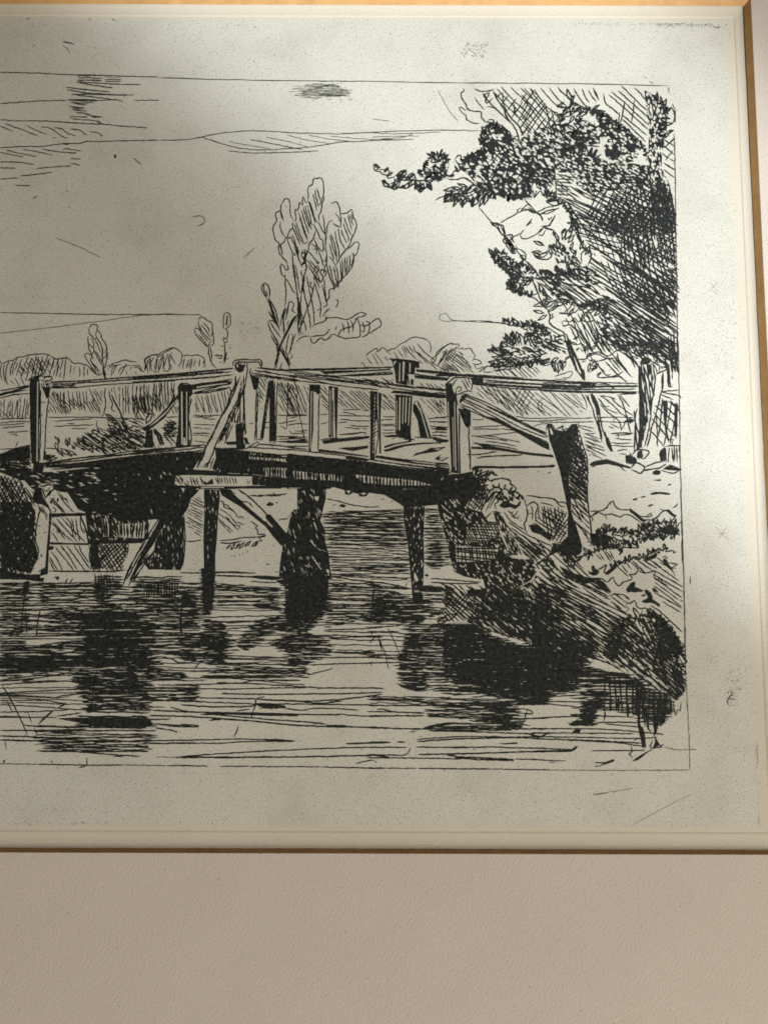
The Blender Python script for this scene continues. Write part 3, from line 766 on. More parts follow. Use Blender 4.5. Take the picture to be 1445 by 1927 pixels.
2.2 360 1360 500 1350 640 1325 860 1300 1100 1265 1445 1235
2.2 360 1370 600 1350 900 1310 1200 1280 1445 1260
2.6 350 1385 640 1365 960 1325 1180 1300 1445 1275
F 380 1390 640 1372 960 1335 1200 1305 1445 1280 1445 1401 380 1401
2.0 420 1355 600 1330 900 1300
2.0 720 1310 1000 1295 1300 1260 1445 1250
L bush leaves
V 2.2 470 1170 455 1140 480 1210 495 1200 460 1190 480 1270 480 1150 490 1210 470 1250 530 1310 500 1240 600 1310 540 1260 640 1300 550 1220 545 1160 580 1150 560 1230 660 1210 640 1150 700 1220 680 1170 630 1160
H 2.1 5.5 34 1.8 560 1250 640 1150 720 1110 800 1080 900 1110 960 1060 1200 1080 1200 1240 900 1280
M 9 3.5 30 2.0 8 640 1170 720 1110 800 1080 900 1110 960 1060 1000 1000 1090 1000 1200 1080 1200 1240 1060 1270 900 1280 760 1280 600 1240
H 2.4 7 30 1.2 560 1200 640 1180 720 1120 800 1090 900 1120 1000 1140 1200 1100 1200 1240 1060 1270 760 1280
H 2.4 8 60 1.2 880 960 960 980 1050 1060 1060 1160 1100 1240 1040 1260 960 1180 880 1050
V 2.2 880 970 900 960 940 1000 870 960 980 1040 880 1000 960 1080 890 1050 940 1110 880 1080 1000 1060 910 990 1020 1130 920 1100
3.0 920 800 950 870 990 940 1020 1040 1050 1110 1070 1120
2.4 950 860 1000 960 1040 1050 1060 1110
2.0 900 760 910 830 930 870 920 920 960 940
2.2 1060 1040 1040 1100 1030 1160
H 1.8 8 25 1.2 1080 980 1200 1000 1200 1080 1100 1060
L bridge brace#1
F 1180 1075 1240 1040 1300 985 1380 900 1445 790 1445 860 1380 960 1300 1030 1230 1090 1190 1100
X 1200 1085 1290 1010 1380 930 1445 845 1445 855 1380 945 1290 1025
3 1240 960 1215 980 1205 1040 1240 1010 1255 970 1240 955
2.4 1180 1080 1200 1100 1240 1085
F 1210 1110 1255 1095 1260 1150 1250 1240 1190 1240 1200 1160
2.4 1270 1080 1310 1130 1330 1180 1345 1220
2.4 1275 1095 1300 1150 1325 1225
F 1300 1100 1340 1150 1350 1190 1320 1160
H 1.8 8 70 1 1260 1180 1340 1230 1280 1250
L far_bank grass
H 1.8 9 20 1.5 1340 1050 1445 1030 1445 1180 1340 1150
H 1.8 9 45 1.5 1350 1150 1445 1130 1445 1220 1340 1200
V 1.8 1340 1080 1445 1020 1350 1120 1445 1070 1340 1140 1430 1090
T 250 570 4.661
L far_trees tree_line
1.5 100 520 110 490 160 460 200 455 230 450 270 425 310 405 350 392 400 410 435 450 430 490 430 520 400 560
1.5 440 470 480 455 510 465 560 455 600 470 630 490 630 530 640 560 610 560
1.5 110 500 120 560 100 600
1.5 0 545 60 555 80 600 100 600
H 1.5 11 98 1.2 120 500 210 460 280 440 290 560 200 600 130 590
1.5 350 460 320 520 340 570 300 600
1.5 330 460 380 540
H 1.5 9 100 1.2 440 490 620 480 640 550 400 590
H 1.5 9 92 1.2 0 720 380 700 380 800 290 930 200 960 60 980 0 960
H 1.7 7 78 1.2 40 820 240 800 260 920 60 960
1.5 400 900 390 960
H 1.6 8 75 1.2 540 810 850 770 830 870 790 970 600 975 540 940
H 1.6 9 62 1.2 330 910 390 900 390 985 330 985
L poplar foliage
1.8 580 160 585 130 620 125 635 140 650 150 690 170 700 230 705 280 710 340 700 370 680 380
1.8 580 160 575 190 590 220 640 290 690 330
1.8 540 230 545 260 590 320 640 370 660 390
1.8 540 230 560 220 590 240 620 290 660 340
1.8 600 190 640 240 680 300
2.2 620 170 660 220 680 260
1.8 575 270 620 330 665 390
1.8 690 330 670 370 665 400
1.8 700 250 690 300
2.2 670 390 665 440 680 490 700 540 735 570
2.2 680 385 690 440 695 500
1.8 800 230 795 170 800 110 825 85 850 100 860 150 855 190 830 220 805 230
2.0 825 110 830 160 825 200
2.6 830 110 828 160 815 200
2.0 820 220 835 260 830 310 815 320 795 300 800 340 825 350 830 320
2.4 805 350 810 420 805 500 800 540
2.4 825 430 815 480 810 520
1.8 800 490 845 490
2.2 770 380 800 380
2.2 845 400 865 385
2.4 715 465 735 455 745 465 770 460 790 460 770 490 740 480
1.6 760 525 790 515
1.6 690 550 680 560
L bridge rail
F 0 650 300 625 560 597 880 568 880 582 600 612 300 640 0 662
F 0 690 250 678 540 655 760 640 760 655 540 668 250 690 0 705
2.0 0 672 300 655 560 632 870 605
2.2 540 668 700 650 880 630
2.0 300 640 600 620 800 600
2.4 500 735 620 710 880 670
F 490 725 620 700 800 680 880 690 840 720 700 740 520 765 500 750
X 560 735 700 715 830 700 835 712 700 728 560 750
2.4 520 800 700 780 850 745
2.2 560 790 700 765 860 740
H 2.2 6 -8 1 520 730 870 660 870 720 540 790
2.2 850 740 865 790 880 820
L bridge post#2
F 395 740 415 712 490 715 525 745 525 800 500 830 505 1260 375 1260 400 1100 405 900
X 425 780 437 780 440 1240 428 1240
X 470 780 478 780 480 1240 470 1240
X 445 1180 462 1180 462 1215 475 1215 475 1250 445 1250
X 495 880 500 880 505 1200 495 1200
2.6 400 730 430 708 490 710 530 750
2.2 515 830 490 1000 515 1150 510 1255
L bridge brace#1
F 400 795 410 840 350 920 280 1010 180 1090 120 1130 110 1100 160 1060 250 980 330 890
X 160 1090 260 1005 330 925 395 855 395 840 330 905 250 990 150 1080
F 115 1130 175 1110 185 1270 110 1270
2.4 190 1100 240 1150 260 1210 275 1250
2.6 180 1110 220 1170 255 1255
H 3 4 70 .5 190 1100 270 1220 255 1255 180 1130
2.8 130 1010 140 970 165 975 180 970 190 1010
L far_bank grass
V 1.8 300 1080 340 1050 270 1120 390 1050 300 1160 360 1060 260 1100 400 1100 270 1180 390 1140 300 1060 380 1110
H 1.6 9 35 1.5 260 1030 390 1020 390 1230 280 1240
L far_bank bank_line
1.6 530 985 660 990 770 985
1.6 530 1000 640 1005 700 995
H 1.6 13 3 1.2 530 1020 740 1010 680 1150 530 1150
H 1.6 17 5 1.2 530 1150 690 1150 640 1240 530 1240
1.5 560 1160 600 1140 680 1150
1.5 300 1000 400 1000
L bridge post#3
F 900 545 940 530 980 550 975 595 935 612 905 590
H 2.4 5 100 1 885 520 930 505 1000 510 995 540 890 580
X 905 540 930 520 960 540 920 570
2.6 880 560 875 530 900 505 950 495 1050 500 1120 498 1135 520 1130 570
2.2 890 560 920 520 980 520 1030 520 1110 520 1125 570
2.4 930 520 940 560 920 600 960 600 990 540
2.4 1000 520 1005 600 990 700
F 1030 640 1110 655 1100 740 1085 765 1060 760 1045 700
2.4 975 640 975 750 980 900 985 1050 990 1150 970 1150
2.4 1090 750 1080 900 1080 1050 1070 1210
F 900 1070 960 1050 970 1150 980 1290 910 1290 905 1180
H 2.8 5 92 1 920 780 975 740 985 900 990 1150 950 1150 900 1040 930 960
2.6 900 640 900 700 890 780 880 820
1.4 1020 1060 1060 1055
L bridge brace#2
2.6 945 640 890 780 830 920 780 990 740 1070 690 1190 640 1260 580 1400 570 1445
3.4 905 640 900 720 860 800 830 900 780 990 720 1120 640 1270 620 1340 560 1445
2.8 960 720 930 830 880 930 840 1020 790 1120 730 1240 700 1330 670 1400 640 1445
H 2.8 5.5 110 1.2 960 660 985 740 960 830 900 960 870 1060 820 1210 720 1250 700 1340 720 1445 640 1445 720 1240 840 1000 930 800
H 2.6 8 65 1.2 950 760 960 830 890 980 820 1210 760 1220 840 1000
2.4 880 1060 840 1160 800 1240
2.0 910 960 890 1040 910 1050 930 980
L bridge deck
F 810 1220 910 1215 910 1245 830 1245
F 790 1275 910 1272 910 1295 780 1295
2.2 0 1310 160 1295 400 1265 660 1245
2.2 0 1330 200 1310 420 1290 560 1270 640 1265
2.6 0 1355 200 1340 400 1320 560 1300 620 1290
2.0 240 1285 500 1260 600 1255
F 0 1365 250 1345 440 1320 600 1305 640 1300 560 1410 540 1445 0 1445
X 300 1375 380 1360 450 1330 440 1345 385 1385 310 1390
X 60 1415 110 1405 105 1415 60 1425
X 540 1350 560 1345 550 1360
F 780 1300 910 1290 980 1300 1000 1330 1445 1355 1445 1445 700 1445 740 1330
X 1020 1350 1340 1370 1340 1395 1030 1390
H 3 7 80 .6 1020 1350 1340 1370 1340 1395 1030 1390
X 1340 1390 1400 1400 1400 1412 1340 1400
2.4 980 1180 1000 1190 1010 1220 980 1240 985 1280 1010 1270 1060 1240 1090 1220 1110 1240 1060 1265 1020 1270
F 970 1180 1000 1190 1005 1210 1030 1240 1000 1240 985 1220
2.2 1100 1240 1260 1250 1445 1275
2.4 1060 1270 1260 1280 1445 1295
2.6 990 1300 1060 1310 1260 1330 1445 1345
2.4 1260 1215 1445 1220
2.0 1260 1170 1350 1175 1445 1170
2.0 1280 1195 1445 1190
L bridge rail
F 1080 570 1160 568 1280 580 1445 588 1445 604 1280 598 1160 585
2.2 1040 570 1030 600 1035 630 1060 640 1110 640 1240 660 1445 690
2.2 1060 590 1110 600 1280 625 1445 655
2.2 1045 600 1050 620 1110 625 1230 645 1445 675
1.8 1100 610 1160 600 1300 635
1.8 1160 640 1300 660
2.8 1030 590 1030 640 1060 650
T 540 610 4.516
L far_trees tree_line
1.5 625 340 640 325 655 340 650 360 690 365
1.5 670 275 700 240 760 205 765 225 755 245
1.5 770 240 800 205 830 205 850 230 860 250
1.5 850 235 880 215 920 210 960 170 1020 140 1060 115 1110 110 1160 125 1200 140 1220 180 1225 210 1210 245
1.5 1220 300 1270 270 1250 330 1220 300
1.5 1270 270 1310 220 1360 180 1400 165 1445 175
1.5 1280 350 1320 280 1360 210
1.5 1220 320 1300 370 1360 410
H 1.5 10 55 1 670 280 760 230 860 290 840 350 700 350
H 1.5 9 60 1 860 250 920 220 1010 180 1030 280 940 290
1.5 1010 190 1040 240 1100 300
1.5 1030 180 1080 250
1.5 1070 180 1090 230 1150 290 1200 340
2 1105 165 1160 230 1260 310
H 1.5 10 45 1 1110 230 1200 250 1240 340 1330 390 1200 380 1120 310
H 1.5 8 45 1 1300 330 1445 340 1445 410 1370 410
H 1.5 8 130 1 1330 230 1445 190 1445 310 1300 330
H 1.5 9 70 1.2 0 520 190 520 180 770 0 770
H 1.5 8 108 1 0 500 60 500 40 650 0 700
H 1.6 7 50 1.2 280 510 350 530 350 740 280 650
1.5 0 770 170 770
H 1.6 7.8 45 1 440 555 700 570 710 740 600 740 430 690
H 1.5 7 40 1 540 480 900 470 910 520 600 500
H 1.5 9 5 1.2 470 720 700 720 700 765 460 765
H 1.5 7.5 45 1 810 590 920 600 920 740 810 730
H 1.6 7.5 48 1 1090 620 1340 640 1340 760 1240 760
H 1.6 9 70 1 1240 640 1340 650 1330 740
H 1.6 8 45 1 1080 490 1330 520 1330 560 1110 520
L far_bank bank_line
1.5 0 780 180 775
1.5 20 800 60 790 90 790
1.5 0 860 100 845 180 850
1.6 20 905 50 930 170 925
1.6 70 910 180 905
1.6 0 975 60 960 180 965
1.5 280 770 350 765
1.5 280 850 350 835
H 1.6 10 2 1.2 440 770 710 770 710 830 440 830
H 1.8 9.5 2 1.2 520 850 700 850 700 930 470 930
H 1.6 8 2 1.2 800 770 920 775 920 930 810 930
H 1.8 10 2 1.2 1190 780 1370 790 1370 990 1230 960
2.8 1220 890 1350 890
1.6 430 840 520 830
L bridge plank
F 300 990 460 970 600 955 700 950 700 970 600 985 460 1000 310 1020
2.2 440 940 560 930 670 920 660 940
F 430 1055 560 1045 690 1030 690 1055 560 1080
2 280 985 430 965
F 820 950 900 940 960 940 960 960 840 960
F 825 1040 900 1015 1050 990 1060 1000 920 1025 830 1055
F 820 1075 860 1060 910 1040 1000 1020 1160 1005 1310 1005 1310 1015 1160 1020 1000 1040 890 1075 840 1085
2.6 1060 1000 1050 975 1090 990
F 1240 965 1370 985 1370 1002 1240 985
1.6 1080 960 1240 970
F 1070 1125 1100 1095 1160 1080 1240 1045 1230 1060 1290 1070 1270 1085 1130 1105
2 1200 1060 1350 1045
F 1250 1150 1310 1110 1290 1140 1375 1130 1320 1140 1290 1150
2 890 980 920 965
2 960 960 980 945
F 0 1035 60 1045 170 1060 170 1070 60 1060 0 1048
2.2 0 1000 80 990 180 985
F 0 990 180 995 180 1010 0 1012
H 2 7 3 1 0 960 180 965 180 1060 0 1040
F 270 1065 460 1085 690 1120 690 1130 460 1105 270 1085
L bridge rail
F 0 383 200 377 560 368 900 360 905 372 560 385 300 395 20 395
F 280 400 560 395 880 378 880 392 560 410 320 425
F 520 435 720 425 900 412 900 425 720 440 540 445
2.4 440 440 700 420 900 405
2 0 408 100 420 330 445 480 460 700 485 980 520 1340 570
2 0 440 200 460 400 478 660 510 900 545 1340 600
2 0 470 120 485 300 500 500 530 780 560
F 900 565 1340 600 1340 630 1180 620 1000 595 880 585
2 60 430 300 455 500 480 800 510
2 240 430 400 440 600 435 900 425
2 640 460 900 520 1100 545
1.8 740 470 880 540
H 1.8 6 8 1.2 20 410 400 450 980 520 1340 565 1340 600 900 545 500 500 0 470
1.6 800 450 880 510
F 1095 385 1240 395 1445 415 1445 432 1240 420 1100 405
F 1080 435 1240 445 1360 455 1360 475 1240 475 1090 460
2 1040 420 1200 440 1350 460
2 1360 480 1380 440 1400 450
2.2 1100 530 1340 560
2.4 1360 500 1400 470 1445 440
L bridge post#4
F 880 290 1010 305 1125 320 1125 375 1090 370 1085 420 1030 425 1020 520 925 500 915 400 895 330
X 905 320 930 310 915 340 905 350
X 985 320 1000 320 992 480 980 480
X 955 330 962 330 960 490 950 490
X 1040 330 1050 330 1048 410 1040 410
2.6 860 295 960 300 1120 322
2.2 1030 440 1035 520
F 1050 470 1075 470 1075 520 1050 515
F 920 600 1065 610 1050 920 1020 990 960 960 920 930
X 955 620 965 620 960 900 950 900
X 985 620 993 620 985 850 978 850
X 1010 620 1020 620 1010 840 1002 840
X 1040 620 1048 620 1035 860 1028 860
X 930 650 935 650 935 900 930 900
F 930 935 990 910 1050 920 1060 1000 1035 1000 1020 965 960 970
L bridge brace#3
F 1070 680 1100 690 1135 750 1195 960 1130 960 1110 820 1070 740
2.6 1100 645 1140 720 1180 830 1220 960
2.2 1090 650 1075 690
F 1150 770 1165 770 1225 960 1205 960
2.4 1200 960 1250 965 1300 970
L bridge post#5
F 190 515 275 515 280 600 225 570 225 900 205 1080 185 1080
X 205 570 212 570 205 1060 198 1060
2.4 275 600 270 760 265 1080
2.2 185 1085 265 1092
F 240 520 285 520 280 590 255 600
L bridge post#6
F 355 530 385 530 380 960 355 965
X 366 560 372 560 370 940 364 940
F 400 545 435 545 425 965 412 965 405 760
2.2 350 530 440 540
2 390 640 390 960 430 965
1.6 385 785 410 780
L bridge post#7
F 705 570 770 575 765 800 745 860 745 1150 705 1150 710 900
X 745 600 750 600 735 1100 728 1100
F 775 580 805 590 795 800 800 1100 785 1100 780 800
2 765 700 775 950 750 1120
H 2 5 140 1 705 600 770 600 760 900 740 1100 710 1100
2 750 915 795 910
L bridge deck
2.2 0 1062 250 1090 500 1120 700 1150 900 1180 1080 1205 1390 1245
2.4 0 1105 250 1128 500 1155 700 1175 1000 1215 1380 1250
F 0 1108 250 1130 500 1158 700 1178 1000 1222 1380 1255 1300 1320 1270 1400 460 1400 420 1380 0 1345
X 0 1240 140 1255 480 1290 520 1380 400 1350 0 1320
H 3.2 5.5 86 .8 0 1235 250 1250 560 1280 560 1390 420 1370 0 1330
X 560 1280 760 1290 1240 1330 1240 1390 700 1380
H 3.4 6.5 90 .8 540 1270 760 1290 1240 1330 1240 1400 560 1400
X 690 1225 720 1230 715 1265 695 1255
X 760 1240 780 1245 860 1270 940 1280 930 1290 840 1280
X 0 1135 80 1130 80 1150 30 1150 0 1150
X 960 1270 1010 1270 1010 1290 985 1285
X 160 1190 300 1190 300 1215 200 1205
H 3 6 20 .8 160 1190 300 1190 300 1215 200 1205
F 0 1350 380 1380 370 1400 0 1400
X 20 1365 130 1390 130 1400 20 1395
X 390 1385 460 1390 450 1400 380 1400
F 500 1125 700 1150 680 1165 500 1150
2 760 1120 1000 1150 1380 1195
F 760 1115 1000 1150 1100 1175 1380 1205 1380 1215 1100 1190 900 1160 740 1135
2 900 1180 1200 1215 1390 1230
L fence wire
1.8 60 430 65 500 90 570 85 650 110 780 130 880 150 990
1.4 0 600 60 740
1.4 90 550 130 680 170 760
T 820 640 4.817
L far_trees tree_line
1.5 0 160 10 110 60 70 140 25 150 40 210 35 200 75
1.5 20 235 60 160 110 90
1.5 80 190 110 130 150 90 200 70
1.5 200 85 240 70 250 85 290 75 320 75 330 110 355 130 350 160 330 190
1.5 220 100 240 150 280 200 320 245
1.5 330 190 350 170 400 190 415 210 370 225 330 210
1.5 370 265 350 230 400 215
1.5 370 265 445 240 435 285 470 290 520 290
H 1.5 6.5 40 1 120 140 220 100 330 260 330 300 60 280 40 240
H 1.5 7 48 1 0 240 100 260 90 300 0 285
1.5 510 275 600 265 660 240 760 210 860 210 960 185
1.5 530 285 640 265 700 260
H 1.5 8 42 1 520 290 700 250 900 240 960 300 900 345 580 325
V 1.6 960 210 1030 160 940 220 1060 210 1040 200 1090 290 1080 180 1110 310 1130 180 1150 280 1180 180 1140 270
1.5 1070 330 1200 290 1240 290 1210 340 1140 345
1.5 1080 350 1160 360 1190 355
L far_bank bank_line
H 1.5 9 42 1.2 340 410 700 440 1060 470 1290 490 1360 640 1200 690 1080 700 820 690 640 640 380 500
H 1.6 9.5 55 1.2 400 420 720 440 860 680 680 650 480 520
H 1.5 11 118 1 720 440 900 460 840 620 720 600
1.5 960 530 920 580 940 630 1000 660
1.5 960 560 960 620
1.6 720 690 860 710 1100 705 1290 710 1420 705
1.6 740 725 920 735 1180 720
1.6 940 745 1150 745 1430 740
1.5 880 780 960 760 1060 760
1.5 1290 740 1300 790 1420 830
2 1340 850 1445 845
H 1.6 9 25 1.2 1350 880 1445 870 1445 1060 1380 1040 1340 950
H 1.5 10 3 1.2 330 690 460 700 440 740 330 740
H 1.6 9.5 2 1.2 330 760 640 770 800 860 800 890 700 920 330 880
H 1.6 12 8 1.2 340 860 640 900 760 980 640 960 340 900
2 340 935 560 960 740 990
F 340 925 460 950 560 970 700 995 860 1020 1060 1040 1070 1065 860 1045 560 1000 320 985 320 965 420 970
2.2 280 1040 400 1035 560 1010
2.6 370 1075 450 1055 600 1050 790 1040
F 320 1170 360 1140 600 1142 880 1140 1010 1135 1060 1128 1085 1135 1060 1155 880 1160 600 1165 400 1162 340 1180
1.5 600 1175 620 1195
1.5 920 1200 940 1188
1.5 1010 1210 1050 1195
1.8 820 1410 1000 1430 1090 1440
H 1.5 10 42 1 0 570 80 570 80 680 0 660
H 1.6 9 2 1 0 690 100 690 100 850 0 850
F 0 800 100 805 100 820 0 820
F 0 905 100 915 100 930 0 925
2.2 0 1010 60 980 90 970
2 0 1080 60 1090 120 1060
2 0 1055 40 1070
F 0 1110 110 1115 110 1125 0 1130
F 0 1140 120 1165 120 1178 0 1160
2 0 1190 120 1190
F 0 1198 140 1200 100 1230 40 1260 0 1300
L bridge rail
F 0 310 200 310 420 325 700 345 860 350 1100 365 1445 385 1445 400 1100 382 700 362 420 345 200 328 0 328
2.4 0 295 200 310 420 320 800 345
F 320 340 430 345 430 385 520 395 860 415 1290 440 1290 455 860 440 520 415 330 400
2.2 430 360 800 390 1200 410 1445 425
2.4 330 400 700 440 1000 455 1290 470 1445 465
2.2 440 380 860 400 1330 430
F 1310 400 1445 405 1445 430 1300 425
2 1055 400 1075 370
2 430 400 800 425 1300 450 1445 445
F 0 340 110 345 100 370 0 362
F 0 440 100 445 100 460 0 460
F 0 505 90 505 90 530 0 530
H 1.8 5 3 1 0 440 100 440 100 530 0 530
L bridge post#8
F 85 400 140 390 160 470 190 500 190 620 200 900 205 1210 135 1200 120 860 100 640
X 105 560 113 560 140 1180 133 1180
X 165 560 172 560 185 1180 176 1180
X 150 700 156 700 165 1150 160 1150
2.6 80 410 130 370 180 340 300 345 330 370 320 460
2.4 130 440 170 380 200 350
2.4 180 440 215 420 230 450 200 470
H 2.8 6 60 1 200 350 320 360 320 440 280 450 230 390
2.2 180 500 230 480 290 460 330 470
2.2 190 440 180 500 200 600
F 200 620 300 630 315 650 310 780 285 800 260 770 240 720 210 650
2.8 300 780 300 900 310 1050 310 1180
1.6 210 960 225 960
2.2 310 650 312 780
F 205 660 220 690 225 1210 207 1210
X 222 700 240 740 290 830 300 1160 225 1200 218 900
L bridge brace#4
2.4 230 500 260 490 420 550 600 640 760 730 900 800 1010 850
2.2 215 560 240 530 400 600 560 680
F 260 495 420 570 600 650 700 700 790 755 1000 835 1000 850 920 830 760 750 580 660 400 570 240 505
2.2 230 540 420 640 560 710 720 800 1020 930
2.4 220 580 320 620 460 700 560 740
F 560 710 650 770 800 840 920 890 1025 940 1030 1000 960 970 840 900 700 820 540 740 460 690
2.4 460 600 700 720 880 810 1020 870
2.2 230 525 500 650 740 780 960 870 1020 880
2.2 220 600 400 680 600 760
F 230 505 290 500 260 540 210 580
L bridge post#9
F 1010 780 1040 770 1070 810 1120 820 1180 820 1230 760 1280 760 1290 850 1200 980 1240 1100 1200 1200 1210 1445 1175 1445 1120 1180 1060 1000 1025 900
X 1030 800 1040 800 1060 840 1060 860 1040 850
H 3 5.5 40 1.2 1080 830 1290 800 1330 950 1370 1100 1370 1300 1370 1445 1200 1445 1200 1200 1100 1000
H 3 7 110 1.2 1040 860 1290 780 1330 950 1370 1100 1370 1300 1240 1250 1200 1000
2.4 1300 850 1330 950 1370 1080 1375 1250 1370 1445
2.4 1080 810 1130 790 1160 770 1140 810 1200 800
2.8 1000 820 1005 780 1030 760 1060 780 1080 830
H 2.6 7 42 1.2 1200 1180 1375 1280 1370 1445 1210 1445
2.4 1400 1130 1430 1120
2.6 1405 1140 1430 1150 1445 1140
T 820 640 4.817
L near_bush leaves
F 60 1260 140 1215 210 1215 330 1190 350 1260 330 1445 0 1445 20 1320
X 120 1270 180 1255 260 1250 250 1265 160 1275
X 30 1290 80 1240 60 1280 40 1340
H 3 6 60 1 20 1300 340 1240 440 1300 420 1445 0 1445
H 3 8 115 1 20 1300 340 1220 440 1320 420 1445 0 1445
V 2.8 330 1240 360 1150 350 1240 420 1170 360 1260 480 1180 380 1270 500 1210 400 1300 480 1250 360 1200 390 1160
2.6 440 1240 500 1190 520 1185 510 1210 555 1220 520 1225
2.2 480 1280 530 1265 590 1255 650 1260 680 1280 670 1310 720 1330 725 1360 680 1380 650 1360
2.6 510 1340 540 1330 580 1340 600 1360 580 1390 540 1380
H 2.4 8 130 1 420 1360 520 1340 520 1445 420 1445
2.2 600 1360 640 1350 660 1380 700 1370 740 1390 790 1420 800 1445
M 8 5 40 2.6 6 350 1200 440 1240 460 1320 420 1445 340 1445
M 8 5 70 2.4 7 560 1370 720 1380 790 1440 560 1445
H 2.6 9 50 1 380 1250 450 1290 520 1380 440 1445
T 0 840 5.161
L bridge deck
N 40 10 16 2.8 0 190 150 210 330 215 420 250 540 245 1000 195 1445 125 1445 700 1270 700 1140 690 960 660 830 640 760 610 660 450 580 440 530 420 520 360 430 360 380 370 380 410 330 420 300 400 240 330 200 330 0 250
2.2 0 150 150 130 290 110
2.2 0 165 150 185 280 205
2.0 20 175 110 200
H 3 5 5 1.2 0 110 300 120 310 260 0 240
2.4 430 180 800 135 1100 95 1445 50
2.6 430 205 760 165 1000 140 1445 85
2.8 500 225 800 200 1100 155 1445 105
F 330 160 440 160 420 250 320 250
F 430 275 640 270 640 290 500 300 430 300
L bridge pier#1
H 3.5 4.8 62 1 0 270 200 330 250 400 320 440 340 560 350 700 350 860 340 900 380 1040 330 1160 300 1240 0 1240
H 3.3 5.2 115 1 0 270 200 330 250 400 240 500 330 560 340 900 350 1100 300 1240 0 1240
H 3.4 5.5 90 1 0 860 250 860 340 900 370 1050 320 1180 180 1230 0 1240
N 100 60 6 2.6 0 540 310 540 350 640 330 860 260 900 340 920 375 1050 330 1160 290 1230 160 1200 80 1100 0 1060
F 0 1180 140 1230 300 1245 400 1240 390 1290 330 1300 0 1290
F 340 410 400 400 430 500 480 580 490 640 470 600 400 560 360 560 320 500
2.8 370 560 390 620 360 760 345 900 380 1030 340 1140 300 1200
3.0 375 370 420 390 470 370 520 380 525 420 490 440 460 480 440 510
2.8 400 400 430 450 440 500
2.4 420 400 450 440 490 400
2.6 440 560 490 610 500 660 490 780 480 940 470 1060 465 1200
F 480 650 505 650 490 800 480 960 470 1100 465 1210 440 1210 450 1060 460 950 475 800
2.4 390 580 440 660 460 720
2.2 410 580 470 680
2.2 390 600 420 650
2.2 365 770 400 775
2.2 380 840 395 850
2.2 430 835 460 835
2.2 345 910 360 910
2.2 390 1060 415 1075
2.2 400 1040 410 1075
2.4 330 1190 350 1180
2.4 370 1220 440 1180 450 1150
F 400 1200 470 1190 470 1240 390 1260
V 2.6 500 420 480 480 530 500 500 540 570 500 560 540 510 560 490 530
2.6 490 500 560 560 640 650
2.6 500 530 580 600 620 650
2.6 560 440 600 500 640 560 720 640
F 590 460 620 500 650 500 670 560 720 630 680 580 640 520 610 510
2.4 520 580 550 630 520 640
F 500 655 640 650 800 645 850 650 840 675 640 680 510 690
F 480 930 640 938 860 938 870 960 640 955 500 955
3.0 480 1210 640 1212 900 1215
2.4 510 720 620 850 720 930
2.4 550 700 640 800 760 930
2.4 600 690 690 790 830 930
2.4 500 740 560 800 640 910
2.4 500 830 540 880 570 930
2.4 640 690 690 740 700 800 720 890
2.4 700 700 720 800 740 880
2.4 740 700 750 790 770 880 780 930
2.4 780 690 790 790 820 850
3.2 770 640 820 760 850 860 860 930
2.6 810 790 825 840
2.4 540 830 580 820 560 850
2.4 540 980 640 1100 720 1210
2.4 590 960 680 1080 760 1210
2.4 650 960 750 1100 830 1215
2.4 720 960 780 1050 850 1150 880 1190
2.4 770 960 800 1040 870 1130
2.4 500 1020 560 1100 610 1210
2.4 480 1070 530 1150 570 1210
2.4 480 1100 520 1180 540 1210
F 480 970 530 970 520 1000 480 1010
2.4 600 960 640 1020
2.4 860 960 880 1000 870 1060 890 1160 880 1200
L bridge pier#2
N 40 70 12 2.6 830 640 1445 690 1445 900 1400 920 860 930 850 800
X 980 700 1060 700 1060 880 1000 880
X 1130 760 1260 750 1290 890 1140 880
X 1290 750 1420 740 1400 890 1300 890
H 3.9 4.8 84 .8 970 700 1060 700 1060 890 990 890
H 3.9 4.8 88 .8 1120 750 1270 740 1290 890 1130 880
H 3.7 4.8 95 .8 1290 740 1445 740 1445 900 1300 890
F 850 910 1400 910 1380 940 860 950
H 3.2 5.2 55 1 880 930 1250 930 1240 1060 1190 1210 900 1210
H 3.2 5.2 135 1 950 940 1250 930 1230 1080 1190 1200 980 1190
F 880 940 960 940 960 1060 1000 1180 900 1200 880 1100
2.6 1220 940 1220 1080
2.6 1250 950 1240 1060
3 870 1215 1100 1215 1220 1200
L bridge brace#5
2.6 1420 920 1380 980 1310 1090 1250 1200 1200 1340
2.6 1445 1040 1380 1140 1320 1200 1280 1300 1250 1360
2.4 1445 1080 1380 1180 1320 1260 1290 1320
2.2 1390 1020 1370 1080
2.2 1340 1090 1310 1140
2.2 1350 1120 1320 1180
2.2 1290 1170 1270 1190
T 220 840 4.661
L bridge deck
N 30 65 12 2.6 0 130 300 90 560 45 640 40 700 80 670 210 860 220 860 240 520 255 510 330 560 350 590 420 580 600 640 400 640 420 560 640 340 640 130 660 110 630 0 615
F 520 200 860 215 1000 240 1190 245 1190 265 1000 262 700 252 510 255
L bridge pier#2
N 60 95 9 2.0 590 420 640 450 570 600 590 640 590 860 580 1000 560 1085 280 1080 250 1040 330 900 340 820 430 700 460 460 560 350
H 3.2 5.4 85 1 440 600 560 500 590 700 590 1000 560 1080 400 1080 360 820
F 610 330 690 380 720 380 640 470 620 540 570 610 540 620 560 480
2.6 590 600 600 800 585 1000 560 1080
L bridge brace#5
2.6 460 470 380 620 250 820 160 980 80 1160 50 1230
2.6 440 560 340 740 240 920 180 1040 120 1170
2.4 330 920 240 1010 190 1070 130 1170
2.4 350 900 270 1000 210 1080 140 1200
F 440 570 440 620 340 780 300 880 240 900 310 760 400 620
H 2.2 6 100 1.2 300 760 400 620 430 640 340 800 250 930 170 1060
2.4 460 475 440 540 430 640
2.2 640 380 600 470
